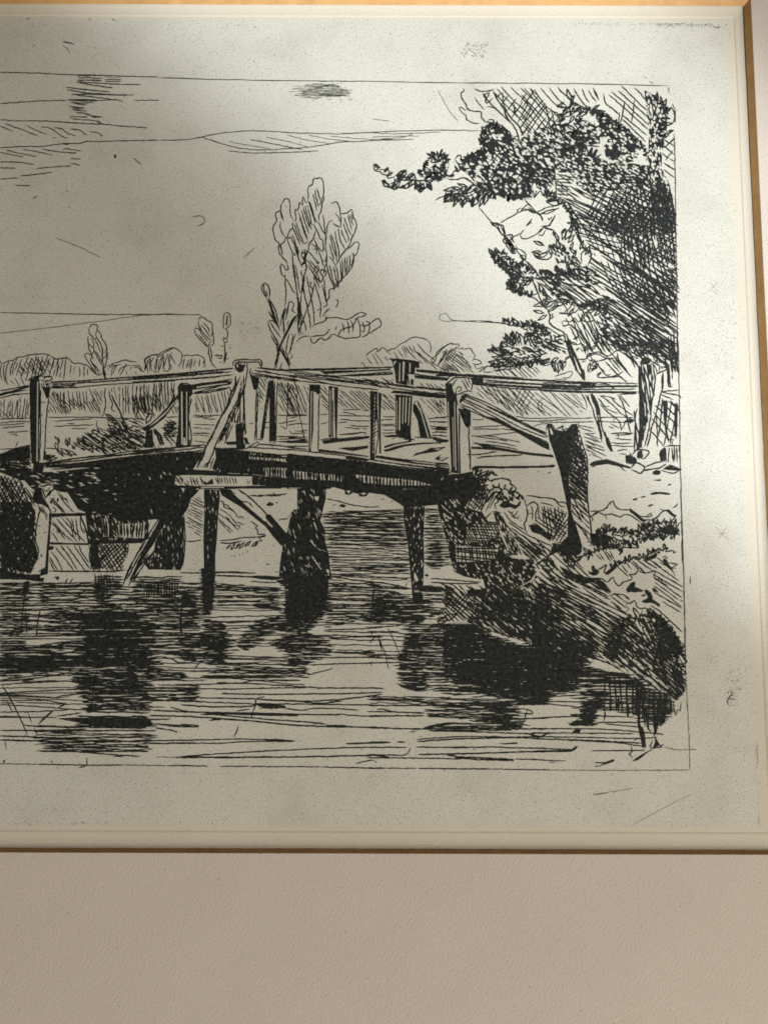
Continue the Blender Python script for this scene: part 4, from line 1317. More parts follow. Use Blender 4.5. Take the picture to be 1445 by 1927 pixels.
2.2 720 380 660 440 640 470 620 540 570 610
F 640 370 700 370 640 450 600 540 580 560 620 460
L bridge beam
F 550 345 760 350 1000 350 1220 345 1445 345 1445 370 1200 370 940 375 760 375 560 365
X 740 358 940 355 940 362 740 366
2.4 530 255 580 290 570 330
H 3.2 5 60 1 520 260 570 270 580 300 565 330 520 320
H 3.2 5.2 75 1.3 590 320 640 280 650 265 740 270 750 340 640 350
X 660 290 690 270 720 290 690 320 660 315
F 750 300 790 320 840 280 850 330 770 340
2 860 270 890 330
2 880 265 900 330
2 900 270 920 330
2 920 270 930 320
2 940 260 960 330
2 960 265 980 330
2 990 270 1000 330
2 1010 270 1030 330
3 1035 270 1050 330
2 1150 300 1150 330
2 1165 300 1165 330
2 1190 250 1190 340
N 10 20 5 2 1190 250 1300 260 1445 270 1445 345 1190 340
L bridge deck
N 10 90 9 2.4 860 10 1120 40 1445 80 1445 270 1190 245 900 230 840 200 870 100
X 1160 85 1445 95 1445 130 1160 110
X 1290 180 1445 190 1445 260 1300 250
H 3 5.2 95 .8 1160 85 1445 95 1445 130 1160 110
H 3 5.6 88 .8 1280 175 1445 190 1445 265 1290 250
2.4 760 190 790 150 830 140
2 790 190 820 110 850 60
2 820 200 850 100
L bridge pile#1
N 14 92 10 1.8 765 380 900 380 905 450 890 600 880 800 865 960 865 1100 850 1200 850 1330 770 1310 750 1200 765 1060 760 800 768 600
L bridge brace#6
F 900 375 1000 380 1445 760 1445 830 1300 700 1100 540 920 430
X 1010 400 1090 450 1170 520 1370 700 1360 710 1160 540 1060 450
2.2 960 375 1090 480 1150 490 1200 540
3.2 1060 375 1180 460 1300 580 1445 720
2.4 1000 400 1100 500 1240 620 1380 740
L far_bank grass
H 1.9 7 28 1.2 660 450 760 480 760 780 700 780 620 690 620 580
2 700 450 740 460
2 610 835 680 832 740 820
3 690 828 740 822
H 2 7.5 42 1.2 895 530 960 560 1060 700 980 760 890 700
H 2.2 5 52 1 960 610 1020 620 1070 720 1040 740 990 690
2.4 900 480 940 490 940 530 990 550 1040 580 1060 620 1110 620 1110 640
2 920 500 970 520 1030 580
2 1050 660 1120 690
2.4 1050 700 1080 690 1060 740
2 1170 655 1240 700 1210 710 1240 740 1230 770 1300 770 1300 790 1240 800 1280 830 1230 830
2 1210 690 1190 660
2.4 900 825 1000 820 1120 800 1240 795 1300 780
2.4 900 845 1000 850 1100 830
V 2 1000 860 960 900 1040 850 1000 910 1080 850 1040 900 1120 840 1070 900 1180 830 1120 880 1240 830 1180 880 1240 830 1210 880
2 1000 960 1010 970
2 1030 950 1040 970
2 1070 940 1080 960
2 1100 930 1110 950
2 1150 910 1140 940
2 1160 430 1280 440
2 1180 430 1290 435
1.8 1240 425 1340 435 1445 430
1.8 1360 410 1400 425
F 1310 520 1340 490 1375 500 1370 520 1340 525
2 1390 490 1410 497
2.4 1420 650 1445 640
2 1310 1035 1330 1028
2 1370 870 1380 865
L water ripples
F 865 1100 1060 1098 1220 1108 1220 1118 1060 1110 865 1112
F 880 1130 1100 1135 1240 1140 1330 1135 1445 1145 1445 1165 1300 1165 1160 1150 880 1140
T 500 870 4.379
L bridge deck
N 6 2 8 2 0 0 200 0 340 0 1445 90 1445 180 1410 240 1130 220 900 230 850 230 640 190 540 160 540 205 480 215 260 210 0 210
X 0 40 190 50 200 130 0 120
X 220 60 740 90 740 170 560 150 240 135
X 740 100 900 120 1230 150 1380 190 1230 190 1050 190 740 160
H 3.2 5 88 .8 0 30 190 45 200 135 0 120
H 3.4 5.6 90 .8 220 55 740 85 740 170 560 155 240 135
H 3.4 6.2 92 .8 740 95 900 115 1230 145 1380 190 1230 195 740 165
F 540 160 640 185 860 220 1130 210 1420 240 1420 350 1310 360 1140 370 1100 340 980 270 850 250 830 280 780 285 760 260 720 250 690 270 655 265 650 230 560 205 520 215
X 665 235 700 235 685 258
X 775 255 830 250 810 270
X 1130 215 1250 215 1250 222 1130 222
L bridge pile#2
N 55 58 13 1.9 260 215 500 215 495 300 470 400 450 480 490 560 490 650 520 760 530 860 545 940 520 960 510 1100 480 1180 420 1290 200 1280 150 1240 190 1100 180 960 110 940 120 820 140 690 180 560 210 420 240 385 260 420
X 400 490 420 530 410 540 395 500
X 370 640 410 690 405 695 365 645
X 385 770 460 880 455 885 380 780
X 500 880 520 885 530 930 510 930
X 400 280 440 280 430 320 410 310
2.6 495 230 470 380 450 470
2.4 330 230 350 340
L bridge brace#6
F 0 440 40 430 150 560 190 600 180 660 130 690 60 610 0 530
X 0 460 60 530 120 590 110 600 50 545 0 480
2 115 470 190 465
2 180 450 200 440
2.4 205 430 240 390 280 420
L bridge pile#3
N 34 95 9 2.2 1135 350 1310 350 1300 600 1305 800 1300 960 1290 1160 1210 1130 1195 960 1180 800 1175 720 1150 560 1135 460
X 1225 900 1260 970 1240 985 1220 950
L far_bank bank_line
1.8 500 300 620 325 700 350 800 365 900 370 920 360 940 375
1.8 550 355 580 348
F 605 358 630 345 665 355 650 372 620 370
2 610 350 660 355
2 950 312 980 300
2.4 1030 325 1050 318
2.8 460 430 700 412 900 402 1140 390
2 0 265 80 270 160 262 180 255
1.8 60 255 90 272
F 5 355 35 325 70 345 60 358
2 80 330 100 335
1.8 0 600 5 600
2 60 690 75 680
1.8 10 845 30 838
2 80 905 105 902
L water ripples
W 2.0 5 500 410 1130 400 1150 560 1180 700 1180 880 1190 980 540 950 530 760 500 650 470 480
W 2.4 6 540 430 1130 420 1140 700 600 660
2.2 720 875 840 878 960 885
2.2 760 870 900 868 1080 862
2.2 1060 885 1180 885
2 545 885 650 882
3.0 540 940 700 965 860 985 1000 1000 1190 1040
3.0 540 1010 800 1030 1000 1040
2.6 540 1040 900 1035 1180 1045
2.4 900 1030 885 1100 880 1180
2 1060 870 1045 910
2 1100 1000 1090 1025
2 1165 990 1150 1025
2 530 600 560 660
W 2.3 5.5 1310 370 1445 370 1445 900 1310 850
F 1305 930 1330 920 1345 935 1330 945
T 810 860 4.661
L near_bush leaves
N 200 50 9 3.0 60 260 130 160 250 150 340 130 420 200 470 300 450 480 500 560 600 580 560 780 640 840 720 890 900 900 930 1000 880 1080 700 1180 480 1150 460 1080 300 1050 210 1010 170 880 130 700 90 560 60 420
X 360 280 460 290 440 480 360 460 310 420
X 400 560 600 590 580 700 480 740 300 760 320 660
X 220 780 600 800 560 900 230 930
X 170 640 200 690 190 700
H 2.8 5.2 118 1 340 240 470 300 450 480 380 480 300 430
H 2.8 6 40 1 350 180 480 300 450 480 310 430
H 2.6 4.8 70 1 380 540 620 590 580 720 480 760 280 780 300 660
H 2.6 4.8 5 1 380 540 620 590 580 720 480 760 280 780 300 660
H 3.2 6 5 1 200 770 620 800 600 920 200 940
H 3.2 7 85 1 200 770 620 800 600 920 200 940
H 2.8 6 45 1 380 480 520 580 480 640 380 620
2.6 480 190 510 195 530 215 560 195 640 190 700 210 700 235 740 260 745 290 720 320 680 315
2.6 470 170 490 150 510 120 520 140 560 130 550 150 585 165 565 160
2.6 400 290 480 290 540 290 560 270 600 270 620 300 560 310 530 350 490 400 480 370 510 310
2.4 620 320 580 350 600 380 560 420 580 460
2.4 560 300 520 360 490 400
2.4 680 320 720 310 760 310 790 340 820 370 835 420 850 440
2.4 700 320 750 360 790 380 740 350
F 600 430 640 390 700 370 690 400 740 420 790 420 740 460 700 440 640 450
V 2.8 640 400 620 350 680 380 640 340 720 390 700 350 760 430 790 390 700 440 660 410 740 360 780 350
2.4 540 480 500 520 480 560 520 580 580 570
2.6 540 480 580 480 620 500
2 700 480 740 530 780 540
2 700 510 740 540
2.4 640 480 700 560 820 640
2.4 680 470 720 510
N 24 60 14 2.4 550 490 600 480 640 540 700 660 780 800 800 860 700 860 640 760 600 640 570 560
N 20 50 9 3 540 570 600 640 700 860 780 920 640 920 540 800
H 2.8 5 42 1 740 740 1000 830 940 920 850 890
X 600 600 640 700 690 820 680 825 630 720 590 620
2.6 640 570 760 700 860 790 1000 830
2.6 680 570 860 690 1060 780
2.6 700 620 880 740 1050 820
2.6 720 690 860 810 980 860
H 2.6 6.5 40 1 700 620 880 720 1040 820 940 920 820 860
2.6 840 340 900 345 960 355 1040 360 1100 380 1120 410 1130 390 1190 410 1195 440
2.6 840 440 850 420 900 395 935 410 940 440 920 490 920 540 940 570
2.8 840 440 850 500 835 560 820 590 830 640 850 670
2.4 880 420 895 480 890 550
2.4 860 500 900 495
2.4 950 440 945 500 960 550
2.4 960 400 1040 420 1080 430
2.4 970 430 1000 520 980 560
H 2.6 5.5 80 1 980 430 1080 440 1160 450 1160 600 1060 720 980 570
H 2.6 6 35 1 980 440 1180 480 1200 700 1060 740 960 660 880 620
H 2.8 6.5 125 1 1060 520 1200 500 1200 760 1060 740
F 860 600 900 590 940 600 1000 650 1060 690 1050 740 960 680 890 660
F 1200 520 1240 540 1330 780 1300 860 1180 870 1100 800 1200 700
N 30 50 8 2.4 1060 760 1200 740 1330 820 1290 880 1260 960 1280 1000 1200 960 1140 880
2.4 1140 480 1180 500
2.4 1100 400 1140 430 1180 440
F 1040 850 1080 760 1180 770 1120 830 1060 860 1000 890 940 950 920 940
H 2.6 7 35 1 930 1000 1040 980 1200 980 1380 1080 1330 1110 1240 1180 1000 1160 900 1080
2.6 940 940 990 910 1060 920 1090 960 1040 1000 980 980
2.4 1040 870 1030 910 1060 930
M 8 4 60 2.4 6 960 900 1080 880 1120 1000 1000 1020
F 1130 960 1200 990 1300 1060 1360 1070 1380 1090 1300 1090 1180 1040
L bank bank_hatching
N 170 40 13 3.2 480 1150 700 1180 900 1080 930 1000 960 1090 1050 1150 1180 1220 1100 1260 960 1445 500 1445 330 1330 320 1180
H 2.8 6.5 45 1 120 1120 320 1180 330 1300 460 1445 60 1445 130 1250
H 2.6 7 130 1 130 1240 330 1200 460 1300 200 1400
2.6 120 1120 160 1190 120 1240 140 1330
V 2.8 120 1330 60 1380 240 1380 60 1440 260 1300 90 1250
F 320 1170 430 1160 500 1180 470 1230 360 1220
2.6 0 1065 200 1080 440 1100
2.6 0 1100 200 1110 420 1110
F 0 1150 120 1155 260 1190 120 1170 0 1165
2.6 0 1240 120 1250
F 0 1365 120 1370 70 1390 0 1385
H 2.8 8 22 1 900 1080 1240 1180 1445 1220 1445 1445 1050 1445 1100 1250 1000 1180
H 3.0 7 40 1 1060 1280 1300 1400 1300 1445 1000 1445
H 2.6 7 50 1 600 1180 900 1280 960 1445 700 1445 480 1230
L water ripples
W 2.2 5.5 0 560 100 560 130 700 170 880 190 960 0 980
T 1020 640 4.983
L tree trunk
2.6 230 0 240 90 270 170 310 260 370 350 400 380
2.6 260 0 270 80 320 190 380 300 390 380
H 3 5 70 .8 225 0 265 0 280 100 330 200 400 340 390 380 360 340 270 170
F 360 270 390 280 400 370 370 360
L tree foliage
H 3.2 6 55 1 500 0 800 0 900 60 780 100 650 120 520 80
H 3.0 6 40 1 600 0 1200 0 1210 160 1100 100 900 60 760 30
2.4 330 50 360 30 400 60 380 110 350 70
2.4 410 30 440 50 420 120
2.4 320 180 400 180 440 150 520 130 620 180 700 160
2.6 410 170 430 130 500 120
2.8 480 180 540 260 600 330 640 320
2.8 590 200 700 320 800 400
2.8 680 180 760 260 840 350
2.8 700 120 720 200
3 640 160 740 280
2.6 430 310 520 250 460 240 500 190 450 190 470 170 440 150
2.6 520 340 560 300 520 320 520 350 600 350 700 330 760 290
2.4 540 350 640 350 740 340
2.4 760 110 840 180 870 260
2.4 800 110 870 210 900 260
2.4 850 110 900 180
3 890 100 940 180
3 920 90 960 150
2.4 360 210 410 195
F 960 160 1020 180 1000 220 920 230 920 200
2.4 1040 120 1050 190 1100 180
2.4 1020 210 1060 260 1080 320
L tree trunk
H 3 5 84 1 910 220 1040 210 1060 320 1040 450 1020 620 1000 740 940 1000 860 1050 870 800 880 620 920 460 900 300
H 2.8 9 75 1 940 220 1040 230 1040 500 980 800 900 1000
F 900 240 930 260 930 400 960 700 920 1000 890 1040 920 700 905 480
F 980 230 1010 230 1020 300 1000 330
2.8 890 640 870 720 870 860 860 1040
2.8 1060 330 1050 450 1020 620 1010 760 960 1000
2.6 980 640 970 780 920 1000
2.6 1060 330 1110 300 1160 280 1170 240 1150 210
3 1130 300 1130 430 1100 540 1070 680 1030 800 1000 940 980 1000
2.6 1120 330 1120 460
2.4 1080 220 1100 250 1090 300
H 3 6 85 1 1190 0 1280 0 1280 320 1220 300 1210 440 1190 440 1180 200
2.8 1170 240 1180 420 1200 440 1220 430
2.8 1150 220 1180 260
2.6 1120 480 1280 470
2.6 1120 490 1280 520 1300 550
2.6 1110 510 1230 560
2.6 1200 560 1300 690
H 2.6 11 50 1.2 1070 560 1170 560 1270 600 1260 900 1200 1000 1120 980 1030 880 1020 780
H 2.6 12 100 1.2 1070 560 1170 560 1270 600 1260 900 1180 1000 1080 1000 1070 800
F 1130 570 1170 570 1170 700 1160 800 1190 960 1160 900 1140 740
F 1240 600 1265 590 1260 900 1240 900
2.6 1080 580 1110 620
2.6 1000 840 1060 900 1140 1000
2.6 1070 700 1080 1000
L tree low_stump
F 780 1080 820 1080 820 1050 840 1090 880 1110 880 1160 830 1160 785 1150
2.6 840 1080 880 1030 940 1030 1000 1040 1000 1060 960 1110 920 1110
F 890 1060 930 1030 940 1100 890 1110
2.6 1150 1000 1210 990 1300 990
2.6 1150 1000 1100 1060 1120 1140
F 1100 1050 1150 1010 1150 1130 1110 1140
H 2.8 5.5 88 1 1150 1000 1300 1000 1300 1150 1150 1140
2.4 1220 940 1210 990
3 1195 920 1240 940
L tree sapling
2.8 400 510 430 560 470 640 490 720 520 800 540 880 560 960
2.8 460 510 500 580 530 640 540 720 560 820 590 900 660 1050
F 450 500 490 530 530 620 540 700 520 700 500 620 470 580
F 590 900 620 920 660 1050 630 1030 600 970
H 2.6 6 75 1 400 510 470 510 540 640 540 740 600 900 560 960 530 880 500 740 460 600
2.4 360 490 400 560 420 640
2.6 540 520 640 590 740 690 850 750
2.6 540 600 620 680 720 760 740 850
2.4 520 540 600 640 710 690
2.6 700 510 740 560 780 680 830 880
2.6 720 510 780 580 820 630
2.4 640 530 700 600 850 710
2.4 550 520 660 540 690 560
2.4 590 620 630 620
2.4 740 850 780 770 800 740 830 790
F 760 770 800 745 860 745 850 770
L far_bank bank_line
1.8 500 725 640 725 860 725
1.8 500 765 700 770 850 770
1.8 560 730 520 770
2.6 640 880 740 870 860 875
2.2 680 895 800 885 840 885
2 680 920 740 930 840 935
2 640 960 720 970 840 965
2 640 985 740 995 860 998
2 700 1045 740 1030 800 1025
2 720 1068 790 1070
2.4 710 880 710 920
2 620 810 670 830
2 640 780 720 830
2 670 730 670 760
1.6 340 800 420 815 490 830
H 1.6 8 22 1.2 400 880 500 870 600 1060 560 1110 450 1090 400 980
L bank bank_line
F 440 1170 480 1140 600 1120 640 1130 720 1155 820 1190 830 1205 700 1180 600 1160 480 1180
2.6 640 1140 720 1180 780 1230
3 830 1200 880 1150 960 1190 920 1250 830 1210
3 960 1190 1060 1150 1120 1140
3 920 1250 960 1220 1100 1200 1160 1160
F 1130 1210 1200 1170 1300 1210 1300 1225 1220 1220
2.6 1110 1220 1220 1250 1290 1220
F 1030 1250 1060 1220 1110 1230 1100 1260 1050 1262
F 1045 1315 1080 1308 1115 1305 1100 1320
F 1175 1365 1200 1345 1210 1355
F 1010 1440 1060 1425 1160 1430 1200 1440 1190 1450 1100 1440 1040 1445
F 920 1475 960 1460 970 1468
F 845 1493 890 1480 890 1487
T 1000 920 4.661
L bank bank_hatching
2.6 520 240 580 200 640 180 690 120 715 110 730 150 770 180 860 185
F 860 170 940 230 1000 290 970 290 900 230 860 200
2.6 580 200 640 230 700 220 770 245 820 225 870 235 920 270 970 310
2.4 510 200 560 195 580 210 520 240 540 260 530 290
2.4 640 230 660 270
2.4 940 235 1000 245 1040 215 1050 240 1000 250
2.6 960 270 1040 275 1090 255 1150 195 1200 185 1230 220 1265 240 1210 295
F 1160 185 1210 185 1240 220 1270 240 1240 245 1200 210
2.4 960 300 1040 310 1100 300 1200 290 1280 300
2.6 1230 170 1270 150 1280 125
2.4 1120 180 1160 190
F 1040 45 1080 30 1160 32 1215 45 1200 52 1120 42 1050 52
F 885 95 920 82 930 90 895 100
F 960 70 990 62 1000 68 970 76
F 1015 150 1060 135 1065 142 1030 155
M 8 4 40 2.6 6 970 320 1200 300 1290 340 1290 400 1120 390 1100 440 960 460 850 440 870 380
H 2.8 6 40 1 980 330 1200 310 1280 350 1270 400 1120 380 980 380
F 1130 350 1200 330 1290 350 1280 400 1200 400 1130 380
V 2.6 540 460 530 390 560 430 600 350 600 430 640 300 620 400 660 310 680 380 720 330 700 400 750 350 740 390 830 340 790 420 860 370 850 430 900 370 920 430 960 360 960 450 1000 390 1000 430 1050 400 1060 420 1110 410 700 400 830 460 880 450 940 510 800 440 880 500
F 530 400 560 390 600 420 640 400 720 430 690 460 600 480 540 500 520 460
V 2.6 620 460 600 380 640 440 650 360 560 480 540 420
2.4 510 400 520 430 500 450 480 420
2.2 480 470 510 460 525 490 500 500
2.8 390 640 450 590 520 560 600 530 680 510 720 500 700 530 760 510 770 530 820 510 880 520 830 460 860 510 940 515 870 470
V 2.6 440 600 390 640 460 590 400 600 500 570 450 510 510 570 490 630 500 560 540 590 720 520 780 480 760 520 790 560
F 770 530 800 530 795 560 770 580 760 570 785 555
2.4 560 570 620 630
2.4 590 565 640 630
2.8 630 540 690 640
2.8 650 540 710 630
2.4 680 540 725 620
F 495 720 530 735 525 680 540 670 560 700 590 720 580 750 540 760 500 740
2.8 580 710 620 690 660 660 640 700 640 740 700 720 730 650 720 690 790 650 820 610 800 640 860 620 930 590 920 620 1000 590 1090 540 1130 520 1120 545 1200 510 1170 550 1250 540 1240 570 1270 550
F 640 740 690 700 740 660 740 690 680 745 650 755
F 980 610 1060 580 1100 560 1090 600 1040 620 1000 635
2.4 1010 560 1080 530
2.4 760 690 850 770
2.4 790 670 840 740
2.4 830 650 880 710
2.4 860 640 960 720
2.6 880 630 1000 740
2.6 920 620 1060 720
2.6 970 620 1100 700
2.4 1020 610 1140 690
2.4 1090 600 1180 660
2.4 1140 600 1170 590 1190 610 1150 610
H 2.4 7 33 .8 1080 640 1170 640 1270 760 1320 860 1320 1080 1250 1100 1060 880 1060 740
F 1150 620 1180 620 1210 680 1270 700 1230 700 1260 760 1220 710 1160 660
2.4 1200 650 1280 660 1230 690
2.6 560 780 620 790 660 820 700 780 715 770 720 800 760 855 800 820 870 800 880 770 850 750 900 750 930 720 920 690
2.6 930 720 990 740 1080 720 1070 770 1090 800 1150 790
2.4 1090 800 1130 780 1140 820 1200 850
F 830 880 850 850 880 820 910 820 900 860 930 870 970 890 940 900 900 910 870 900 840 910
V 2.6 940 900 980 890 960 940 1000 930 1000 880 1060 960 1060 870 1110 910 1060 870 1080 910
F 1000 880 1040 920 1060 970 1120 1010 1120 1035 1060 1000 1010 1000 960 990 1000 970 1020 950 990 900
2.4 680 940 740 920 800 930 860 960
H 2.8 7 35 .8 680 940 740 920 860 960 830 1040 780 1050 700 1000
2.6 820 1030 840 1000 870 1000 900 980 920 1010 920 1040 980 1050 1000 1040
2.4 830 1030 850 1060 820 1080
2.6 900 1100 930 1150 960 1100 970 1060
H 3 6.2 28 1 150 760 340 740 520 790 660 830 680 940 700 1020 860 1080 920 1180 960 1300 700 1330 560 1420 560 1492 0 1492 0 860
H 3.2 6.5 35 1.2 0 860 300 880 500 1150 560 1400 480 1492 0 1492
N 130 34 18 3.0 0 960 160 990 220 1180 380 1300 560 1420 560 1450 460 1492 0 1492
H 3 7 38 1 340 740 560 780 660 830 640 900 480 860
2.8 360 750 460 790 560 780
F 360 740 500 780 620 790 560 800 480 830 380 790
F 560 800 620 810 700 910 640 900 580 840
M 8 4 50 2.6 6 900 1130 1040 1050 1200 1180 1300 1320 1240 1400 1100 1320 1000 1250
H 3.2 6 62 1 960 1130 1040 1100 1120 1200 1300 1400 1280 1492 700 1492 660 1360 780 1300 960 1300 900 1180
H 3.2 6 38 1 700 1160 900 1180 1000 1300 1120 1300 1300 1440 1280 1492 660 1492 640 1380 700 1320
H 3 7 40 1 1000 1050 1100 1100 1200 1200 1320 1390 1290 1420 1180 1330 1120 1200
F 1110 1130 1150 1130 1200 1210 1300 1330 1310 1390 1260 1350 1180 1280 1140 1210
2.4 1040 1020 1140 1090 1320 1260
2.4 980 1040 1080 1080 1200 1180
2.4 440 1420 480 1450 560 1420 680 1440
L border border_line
2.0 1305 0 1320 400 1335 900 1345 1492
T 1000 1180 4.661
L bank bank_hatching
N 230 45 20 4.2 660 120 760 100 920 60 1100 80 1240 100 1310 180 1280 270 1310 400 1345 480 1340 560 1270 640 1180 600 1060 560 920 520 860 440 760 360 680 280 660 200 640 160
H 3 6 42 1 1100 80 1240 100 1310 160 1300 220 1280 270 1340 450 1345 560 1270 640 1100 480
V 3 1220 400 1340 500 1240 450 1340 550 1240 520 1310 600 1200 540 1280 640 1180 180 1300 210 1180 220 1290 270
H 3.4 6 40 1 0 20 560 20 580 210 540 240 460 260 300 230 0 200
N 50 38 16 2.8 0 60 300 60 560 160 560 220 460 255 300 240 0 210
2.4 470 250 620 300 720 340
2.4 500 250 700 330 780 380
2.4 530 240 640 280
2.4 560 200 660 240 620 200
2.6 480 340 520 320 470 280
L water reflection
W 3.36 3.24 0 215 460 260 500 300 480 330 600 380 860 420 1000 500 920 540 600 520 400 530 400 560 150 610 180 650 0 660
W 2.69 3.96 0 220 400 270 380 520 0 530
H 3.2 10 88 .6 620 400 1000 500 960 780 820 780 760 740 640 720
W 2.52 5.58 500 440 1000 500 1230 600 1220 720 1140 860 920 760 620 740 500 560
W 3.53 3.24 460 650 600 650 640 700 560 740 420 735
W 3.36 3.24 500 560 640 550 700 600 560 620 500 600
W 3.36 3.06 350 815 440 815 520 770 580 780 550 860 460 862 340 862
W 2.52 4.50 430 560 640 560 620 700 560 760 540 860 360 860 440 740
2.4 340 625 500 620
2.4 350 715 460 700
F 340 765 580 770 580 785 340 775
F 360 920 390 890 430 900 420 925 380 935
3 640 720 640 780 632 830
5 690 600 690 740
5 760 600 760 750
5 840 640 845 790
5 930 520 935 700 940 850 960 960 985 1050
6 960 540 980 700 970 800
4 1000 700 1020 880 1050 920
6 1070 650 1080 850 1085 900 1070 960
5 1110 640 1100 900
5 1160 640 1160 820 1120 870
5 1220 640 1220 740
H 3.2 7 90 1 900 500 1230 600 1220 740 1160 840 1090 940 1040 900 960 860 900 740
W 2.6 5 900 500 1230 600 1220 740 1150 860 960 850 900 740
3 940 860 970 1000 1000 1060
F 940 850 980 900 1000 1050 970 1060 955 960
2.6 1080 960 1120 1040 1160 1030
2.6 1060 990 1040 1060 1150 1050
F 1080 980 1120 1030 1060 1070 1080 1020
F 885 1178 930 1140 1000 1100 1070 1065 1000 1110 940 1160
2.4 870 1040 880 1100 850 1110 885 1150
2.4 890 1000 940 970
1.6 1240 660 1260 780 1280 720 1300 740 1310 660
L water ripples
2.4 0 800 200 790 360 785 600 780 900 790
2.4 0 888 200 892 480 892 760 905 1160 940
2.4 0 928 300 930 900 935
2.4 0 955 200 965 560 970 920 978 1100 965
2.6 0 980 200 985 500 1000 760 1015 1000 1050
2.4 280 985 640 1000 960 1020
2.6 560 840 760 835 940 840
2.4 640 850 760 860 980 880
2.6 0 1090 200 1085 340 1080 400 1040 390 1060 340 1090 200 1092 0 1095
2.4 0 1060 360 1075
2.4 520 1085 720 1085 1000 1080
1.8 0 1160 200 1172 300 1172
2.0 150 1187 210 1185
2.4 550 1190 640 1190 720 1165
F 600 1215 660 1180 720 1160 725 1175 650 1200 590 1222
2.0 550 1222 600 1220
2.4 80 960 120 940 190 930
2.4 180 650 480 660
2.4 0 660 300 690 400 700
2.4 160 610 360 600 560 590
L plate_edge border_line
1.5 1345 0 1350 400 1365 700 1380 1000 1385 1255
1.5 0 1252 300 1255 600 1258 900 1256 1250 1256 1385 1253
1.5 1160 1050 1250 1075 1445 1075
T 690 1080 4.25
L bank bank_hatching
H 3 6 40 1 560 360 640 280 760 340 900 420 1060 500 1240 540 1400 600 1445 600 1445 300 1100 100 940 90 800 100 600 70 640 200
N 150 38 16 3.2 800 380 1000 120 1200 80 1445 300 1445 580 1200 520 1000 460
2.8 560 370 580 350 640 350 630 380 590 400 560 375
L water reflection
W 3.36 3.15 610 400 860 400 1050 510 1400 600 1445 620 1445 1040 1200 1030 1060 1000 840 960 720 960 720 840 620 830
N 190 1 13 2.2 610 400 860 400 1100 560 1400 610 1400 980 1150 960 740 860 620 830
W 2.69 4.68 310 400 620 400 620 830 740 860 740 980 480 920 460 720 310 480
W 3.02 3.78 300 480 400 480 460 720 490 930 380 920 260 880 250 740
W 2.69 3.78 840 1020 1160 1020 1240 1180 1180 1250 500 1260 600 1200 940 1170 460 1140 500 1080
W 3.53 3.24 900 1030 1140 1020 1150 1180 1060 1180 940 1160 1000 1100
W 2.52 5.40 20 970 860 990 1160 1020 840 1050 20 1060
W 3.02 3.96 130 130 440 200 580 320 440 360 430 400 60 380 0 340 60 290 0 220 180 150
W 2.52 5.40 440 100 620 110 620 230 460 240
F 360 150 440 150 445 230 400 235
F 450 100 560 105 620 115 600 130 450 125
H 2.8 6 20 1 590 60 700 80 700 200 620 220 600 140
L water ripples
2.8 0 90 200 105 360 120
2.6 0 130 100 130 260 150
2.6 0 180 120 190 90 200
2 50 120 45 210 50 310
2.6 0 430 240 415 280 400
2.6 0 462 260 462
1.6 0 495 90 497
1.6 60 505 25 555
F 0 625 60 628 60 636 0 636
1.4 95 510 140 620 175 760
1.4 170 430 220 540 270 670
2 40 460 45 490
2.4 0 655 310 650
2.4 0 670 310 672
2.6 0 712 280 708
2 30 705 40 738
2.4 0 910 100 915 140 920
F 260 890 400 890 380 915 490 930 400 940 280 905
2.4 0 1100 200 1105 460 1115
2.6 80 1085 110 1080 240 1105 460 1110
3 0 1138 200 1135 460 1135
3 0 1225 200 1235 430 1240 760 1235 1240 1240 1445 1240
F 430 1240 520 1210 640 1190 720 1190 560 1225
2.6 500 1255 760 1260 1200 1275 1300 1280 1380 1300 1445 1280
2.6 1260 1280 1445 1270
2.4 1260 1270 1360 1300
4 0 1350 190 1348
4 240 1345 310 1345
3 400 1342 560 1330 760 1318 1100 1310 1445 1300
2.4 400 1325 760 1300 1100 1305 1445 1322
2.6 0 1388 320 1388
2.6 390 1385 700 1388 1000 1385 1200 1392 1445 1395
F 680 1385 740 1382 790 1380 740 1395 690 1395
F 1050 1358 1130 1352 1205 1350 1200 1358 1100 1362
2.4 0 1445 160 1448 310 1448 350 1390
4 80 1455 180 1462
3 410 1445 640 1440 900 1435 1200 1425 1445 1420
3 640 1450 760 1465 1000 1475 1180 1490 900 1485 700 1470
2.4 640 1450 760 1435
2.4 0 1470 300 1472 760 1480
2 1180 1480 1445 1490
2.4 0 1555 160 1555
1.8 160 1555 400 1555
2.4 410 1555 640 1558 1000 1560
1.6 1000 1560 1200 1565 1445 1565
2 1290 1080 1270 1130 1250 1195
2.4 1060 1075 1280 1082 1330 1120 1180 1110
3 1160 1160 1445 1155
2.4 1140 1180 1310 1215
F 1180 1210 1240 1215 1240 1228 1100 1230 1030 1220
F 1220 1020 1445 1030 1445 1045 1180 1050 1190 1040
F 850 1400 870 1400 860 1410
2 340 1265 390 1260
2 420 1300 440 1298
T 340 1070 3.803
L water reflection
W 3.02 3.60 150 0 245 0 240 200 220 330 150 340
F 150 0 245 0 235 110 160 110
F 160 140 240 140 225 300 165 290
W 3.02 3.60 710 60 1060 60 1060 160 1080 260 1000 360 940 420 860 480 700 440 740 300 760 160
N 140 2 9 2.0 720 30 1055 30 1050 160 1040 250 980 340 920 420 760 420 750 160
W 3.02 3.96 620 520 900 450 1060 520 1060 620 900 690 760 680 740 600
W 2.86 4.14 640 340 740 340 740 420 640 470 560 540 480 590 400 560 430 500 520 410
W 2.69 4.86 0 480 340 440 400 600 300 690 200 690 0 640
W 3.02 3.60 170 360 320 380 320 680 210 680 150 480
W 2.52 6.30 230 640 900 640 920 760 860 800 170 800 240 720
F 140 775 240 765 420 772 720 768 720 780 420 785 200 788
